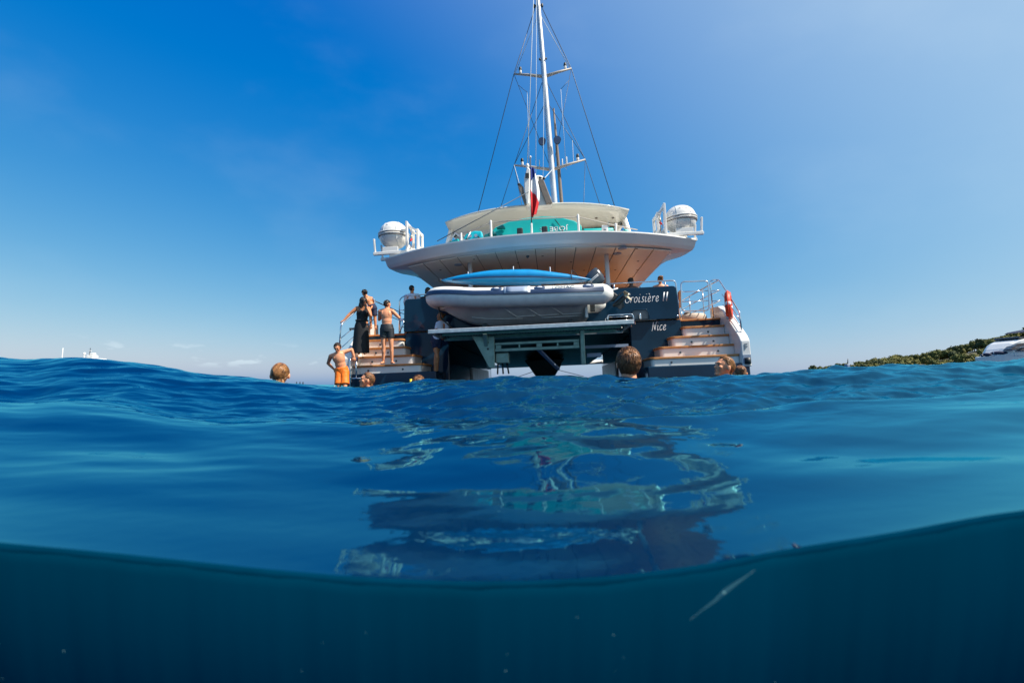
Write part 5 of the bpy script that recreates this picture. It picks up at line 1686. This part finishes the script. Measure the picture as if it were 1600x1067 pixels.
# ---- man in black trunks, his back to us
Y = 12.28
J = dict(head=p(605.2, 475.5, .02), neck=p(603.8, 482.5, .02), sl=p(594, 486.5, .02), sr=p(613.5, 486.5, 0), pel=p(604.5, 512.5), hl=p(599.8, 515.5), hr=p(609.4, 515.5),
         el=p(592.4, 499.5, .14), wl=p(599, 493, .32), er=p(623.5, 496.5, .08), wr=p(614.5, 489.5, .26), kl=p(599.5, 541, -.02), kr=p(611.5, 541), al=p(599, 564.3, .04), ar=p(612.6, 564.3, .04),
         tl=p(596, 567, -.12), tr=p(615, 567, -.14))
J['fr'] = frame((.55, .80, -.1))
m1 = person("bare-backed man in black swim trunks standing on the lowest port step", p(605, 567.5))
body(m1, J, M_SKIN2, 1.0, False, 1.06, curl=1.2)
hair(m1, J['head'], *J['fr'], 1.0, M_HBLACK, "crop", 520, 6)
trunks(m1, J, M_TRUNK, 1.02, .50, 1.08, band=(-.005, M_DKGREY))

# ---- man in orange trunks leaning on the ladder
Y = 11.75
J = dict(head=p(527.2, 543.0, -.16), neck=p(527.8, 550.5, -.10), sl=p(516.8, 556.5, -.10), sr=p(537.8, 550.0, -.02), pel=p(534, 579.5, .02), hl=p(530, 583), hr=p(538.5, 583),
         el=p(512.5, 567.5, .06), wl=p(521.5, 576.5, .12), er=p(549.5, 546.0, .04), wr=p(553.3, 557.5, .06), kl=p(529.5, 605, -.1), kr=p(539, 605, -.12), al=p(530, 628, .05), ar=p(539, 628, .05), tl=p(529, 631, -.13), tr=p(540, 631, -.13))
J['fr'] = frame((.10, -.86, -.50))
m2 = person("bare-chested man in orange swim trunks stooping by the bathing ladder", p(534, 630))
body(m2, J, M_SKIN2, 1.0, False, 1.0, curl=1.5, palms={'wr': (Vector((.1, .1, -1)), Vector((-.6, .6, -.1))), 'wl': (Vector((.75, -.1, -.5)), Vector((.2, .9, 0)))})
face_parts(m2, J['head'], *J['fr'])
hair(m2, J['head'], *J['fr'], 1.0, M_HDKBR, "short", 380, 8)
trunks(m2, J, M_ORANGE, 1.04, .80, 1.05, flare=1.16)

# ---- woman standing under the end of the tender platform
Y = 12.95
J = dict(head=p(688.2, 494.2), neck=p(690, 501.5, .02), sl=p(684.5, 506, .0), sr=p(697.5, 506, .05), pel=p(682.5, 531), hl=p(679, 534), hr=p(686.2, 534),
         el=p(681.5, 516.5, -.12), wl=p(687.5, 524.0, -.22), er=p(699, 518, 0), wr=p(693.5, 527, -.16), kl=p(683.6, 557.5, -.10), kr=p(681, 558, .02), al=p(682.6, 580.4, .05), ar=p(679.6, 580.6, .0), tl=p(681, 583, -.15), tr=p(675, 583, -.12))
J['fr'] = frame((-.85, -.50, .0))
w2 = person("woman in white top and dark shorts standing behind the left end of the tender platform", p(681, 584))
body(w2, J, M_SKIN1, .97, True, .95)
face_parts(w2, J['head'], *J['fr'], .95)
hair(w2, J['head'], *J['fr'], 1.0, M_HBROWN, "bun", 300, 9)
shirt(w2, J, M_SHIRT, .96, .6)
trunks(w2, J, M_NAVYSHORT, 1.0, .42, 1.02, name="shorts")

# ---- people sitting on the aft deck, in the yacht's frame
def seated(label, x, y, hz, face, skin, hm, style, seed, shirt_m=None, k=1.0, bow=0.0, female=False):
    """someone sitting on the deck bench: only head and shoulders rise over the stern panel"""
    q = lambda a, b, c: MROOT @ Vector((x + a, y + b, hz + c))
    J = dict(head=q(0, 0, 0), neck=q(bow * .2, .02, -.15), sl=q(-.19, .02, -.23), sr=q(.19, .02, -.23), pel=q(bow, .06, -.70), hl=q(bow - .10, .1, -.72), hr=q(bow + .10, .1, -.72),
             el=q(-.27, .10, -.48), wl=q(-.20, .32, -.60), er=q(.27, .10, -.48), wr=q(.20, .32, -.60), kl=q(-.13, .52, -.70), kr=q(.13, .52, -.70), al=q(-.13, .55, -1.12), ar=q(.13, .55, -1.12), tl=q(-.13, .7, -1.15), tr=q(.13, .7, -1.15))
    J['fr'] = frame(MROOT.to_3x3() @ Vector(face))
    t = person(label, q(0, .3, -1.2))
    body(t, J, skin, k, female, 1.0, voxel=.011)
    if hm: hair(t, J['head'], *J['fr'], 1.0, hm, style, 300, seed)
    if shirt_m: shirt(t, J, shirt_m, 1.0, .7)
    trunks(t, J, M_NAVYSHORT, 1.0, .5, name="shorts")
    return t, J
bench = MB()
def lp(px, py, y): return L(px, py, y)
a = lp(643.5, 451.5, 1.7)
seated("dark-haired man in a pale shirt seated behind the port stern rail", a.x, 1.7, a.z, (.2, 1, -.1), M_SKIN1, M_HBLACK, "crop", 11, M_SHIRT)
a = lp(668.5, 455, 1.5)
seated("dark-haired person half hidden behind the tender's bow on the aft deck", a.x, 1.5, a.z, (-.3, .9, 0), M_SKIN1, M_HDKBR, "long", 12, M_TRUNK, female=True)
a = lp(986, 440, 1.5)
t, J = seated("dark-skinned man with black cropped hair sitting behind the name panel", a.x, 1.5, a.z, (.8, .6, -.1), M_SKIN3, M_HBLACK, "crop", 13)
a = lp(1031.5, 437, 1.5)
t, J = seated("person with curly light brown hair sitting near the boarding gate, shoulders bare", a.x, 1.5, a.z, (-.2, 1, 0), M_SKIN2, M_HBLOND, "bun", 14, female=True)
a = lp(944, 437, 2.2)
t, J = seated("person in a red cap sitting behind the outboard motor", a.x, 2.2, a.z, (.3, 1, 0), M_SKIN1, None, "crop", 15, M_NAVYSHORT)
f, u, l = J['fr']
Rh = Matrix((l, f, u)).transposed()
cp = MB().ell(J['head'] + u * .045, (.086, .106, .082), Rh).build("cap", M_RED, t)
MB().ell(J['head'] + u * .04 + f * .13, (.07, .06, .008), Rh).build("cap_peak", M_RED, cp)
for x0, x1, y0 in ((-4.0, -2.6, 1.55), (1.6, 3.95, 1.3)):
    bn = aboard("bench", "cream deck bench behind the %s half of the stern panel" % ("port" if x0 < 0 else "starboard"), "bench", (x0, y0, 2.04))
    MB().box2((x0, y0, 2.04), (x1, y0 + .55, 2.42)).build("bench_base", M_WHITE, bn, bevel=.02)
    MB().box2((x0, y0, 2.421), (x1, y0 + .55, 2.50)).build("bench_cushion", M_BEIGE, bn, bevel=.03, seg=2)

# ---- swimmers
def swimmer(label, px, py, Y_, face, skin, hm, style, seed, k=1.0, female=False, tilt=(0, 0, 1), n=650, drop=.16):
    c = W(px, py, Y_)
    f, u, l = frame(face, Vector(tilt))
    q = lambda a, b, z: c + Vector((0, 0, z * k)) + (Vector((l.x, l.y, 0)).normalized() * a + Vector((-f.x, -f.y, 0)).normalized() * b) * k
    J = dict(head=c, fr=(f, u, l), hk=k, neck=q(0, .03, -drop), sl=q(-.18, .04, -drop - .09), sr=q(.18, .04, -drop - .09), pel=q(0, .22, -.78), hl=q(-.09, .22, -.82), hr=q(.09, .22, -.82),
             el=q(-.36, .0, -.40), wl=q(-.42, -.2, -.36), er=q(.36, .0, -.40), wr=q(.42, -.2, -.36), kl=q(-.10, .1, -1.2), kr=q(.10, .2, -1.2), al=q(-.10, .35, -1.55), ar=q(.10, .45, -1.55), tl=q(-.1, .4, -1.7), tr=q(.1, .5, -1.7))
    t = person(label, c - Vector((0, 0, .3)))
    body(t, J, skin, k, female, .95, voxel=.0065)
    face_parts(t, c, f, u, l, k)
    hair(t, c, f, u, l, k, hm, style, n, seed)
    return t, J
swimmer("swimmer with short brown hair seen from behind before the tender platform", 981, 568.5, 3.55, (-.06, 1, .10), M_SKIN2, M_HBROWN, "short", 21, k=1.02, n=1500)
swimmer("swimmer with wet dark blond hair seen from behind at left, alone", 438, 586, 4.35, (-.25, 1, -.05), M_SKIN2, M_HBLOND, "wet", 22, female=True, n=1100, k=.94)
swimmer("blond woman swimmer in profile, chin up, near the starboard stairs", 1131, 573.5, 4.75, (-.95, -.12, .22), M_SKIN2, M_HBLOND, "wet", 23, female=True, n=900, drop=.13, k=.95)
swimmer("swimmer with tied brown hair partly behind the blond woman's head", 1157, 583.5, 6.4, (.3, .95, .0), M_SKIN1, M_HBROWN, "bun", 24, female=True, k=.95)
swimmer("woman swimmer with wet brown hair in profile below the bathing ladder", 573, 594, 7.1, (-.90, -.40, .10), M_SKIN2, M_HBROWN, "wet", 25, female=True, n=700, drop=.13)
t, J = swimmer("child swimmer with yellow snorkel, top of the head showing near the port swim step", 654, 600.5, 6.0, (-.1, 1, -.1), M_SKIN2, M_HBROWN, "short", 26, k=.95, n=700)
c = J['head']
MB().tube([c + Vector((-.09, .02, -.10)), c + Vector((-.105, .03, .0)), c + Vector((-.11, .03, .07))], .017, 8).build("snorkel", M_YELLOW, t)
MB().tube([c + Vector((.088 * math.cos(a), .105 * math.sin(a), .01)) for a in np.linspace(0, 2 * math.pi, 25)[:-1]], .007, 6, closed=True).build("mask_strap", M_BLACK, t)
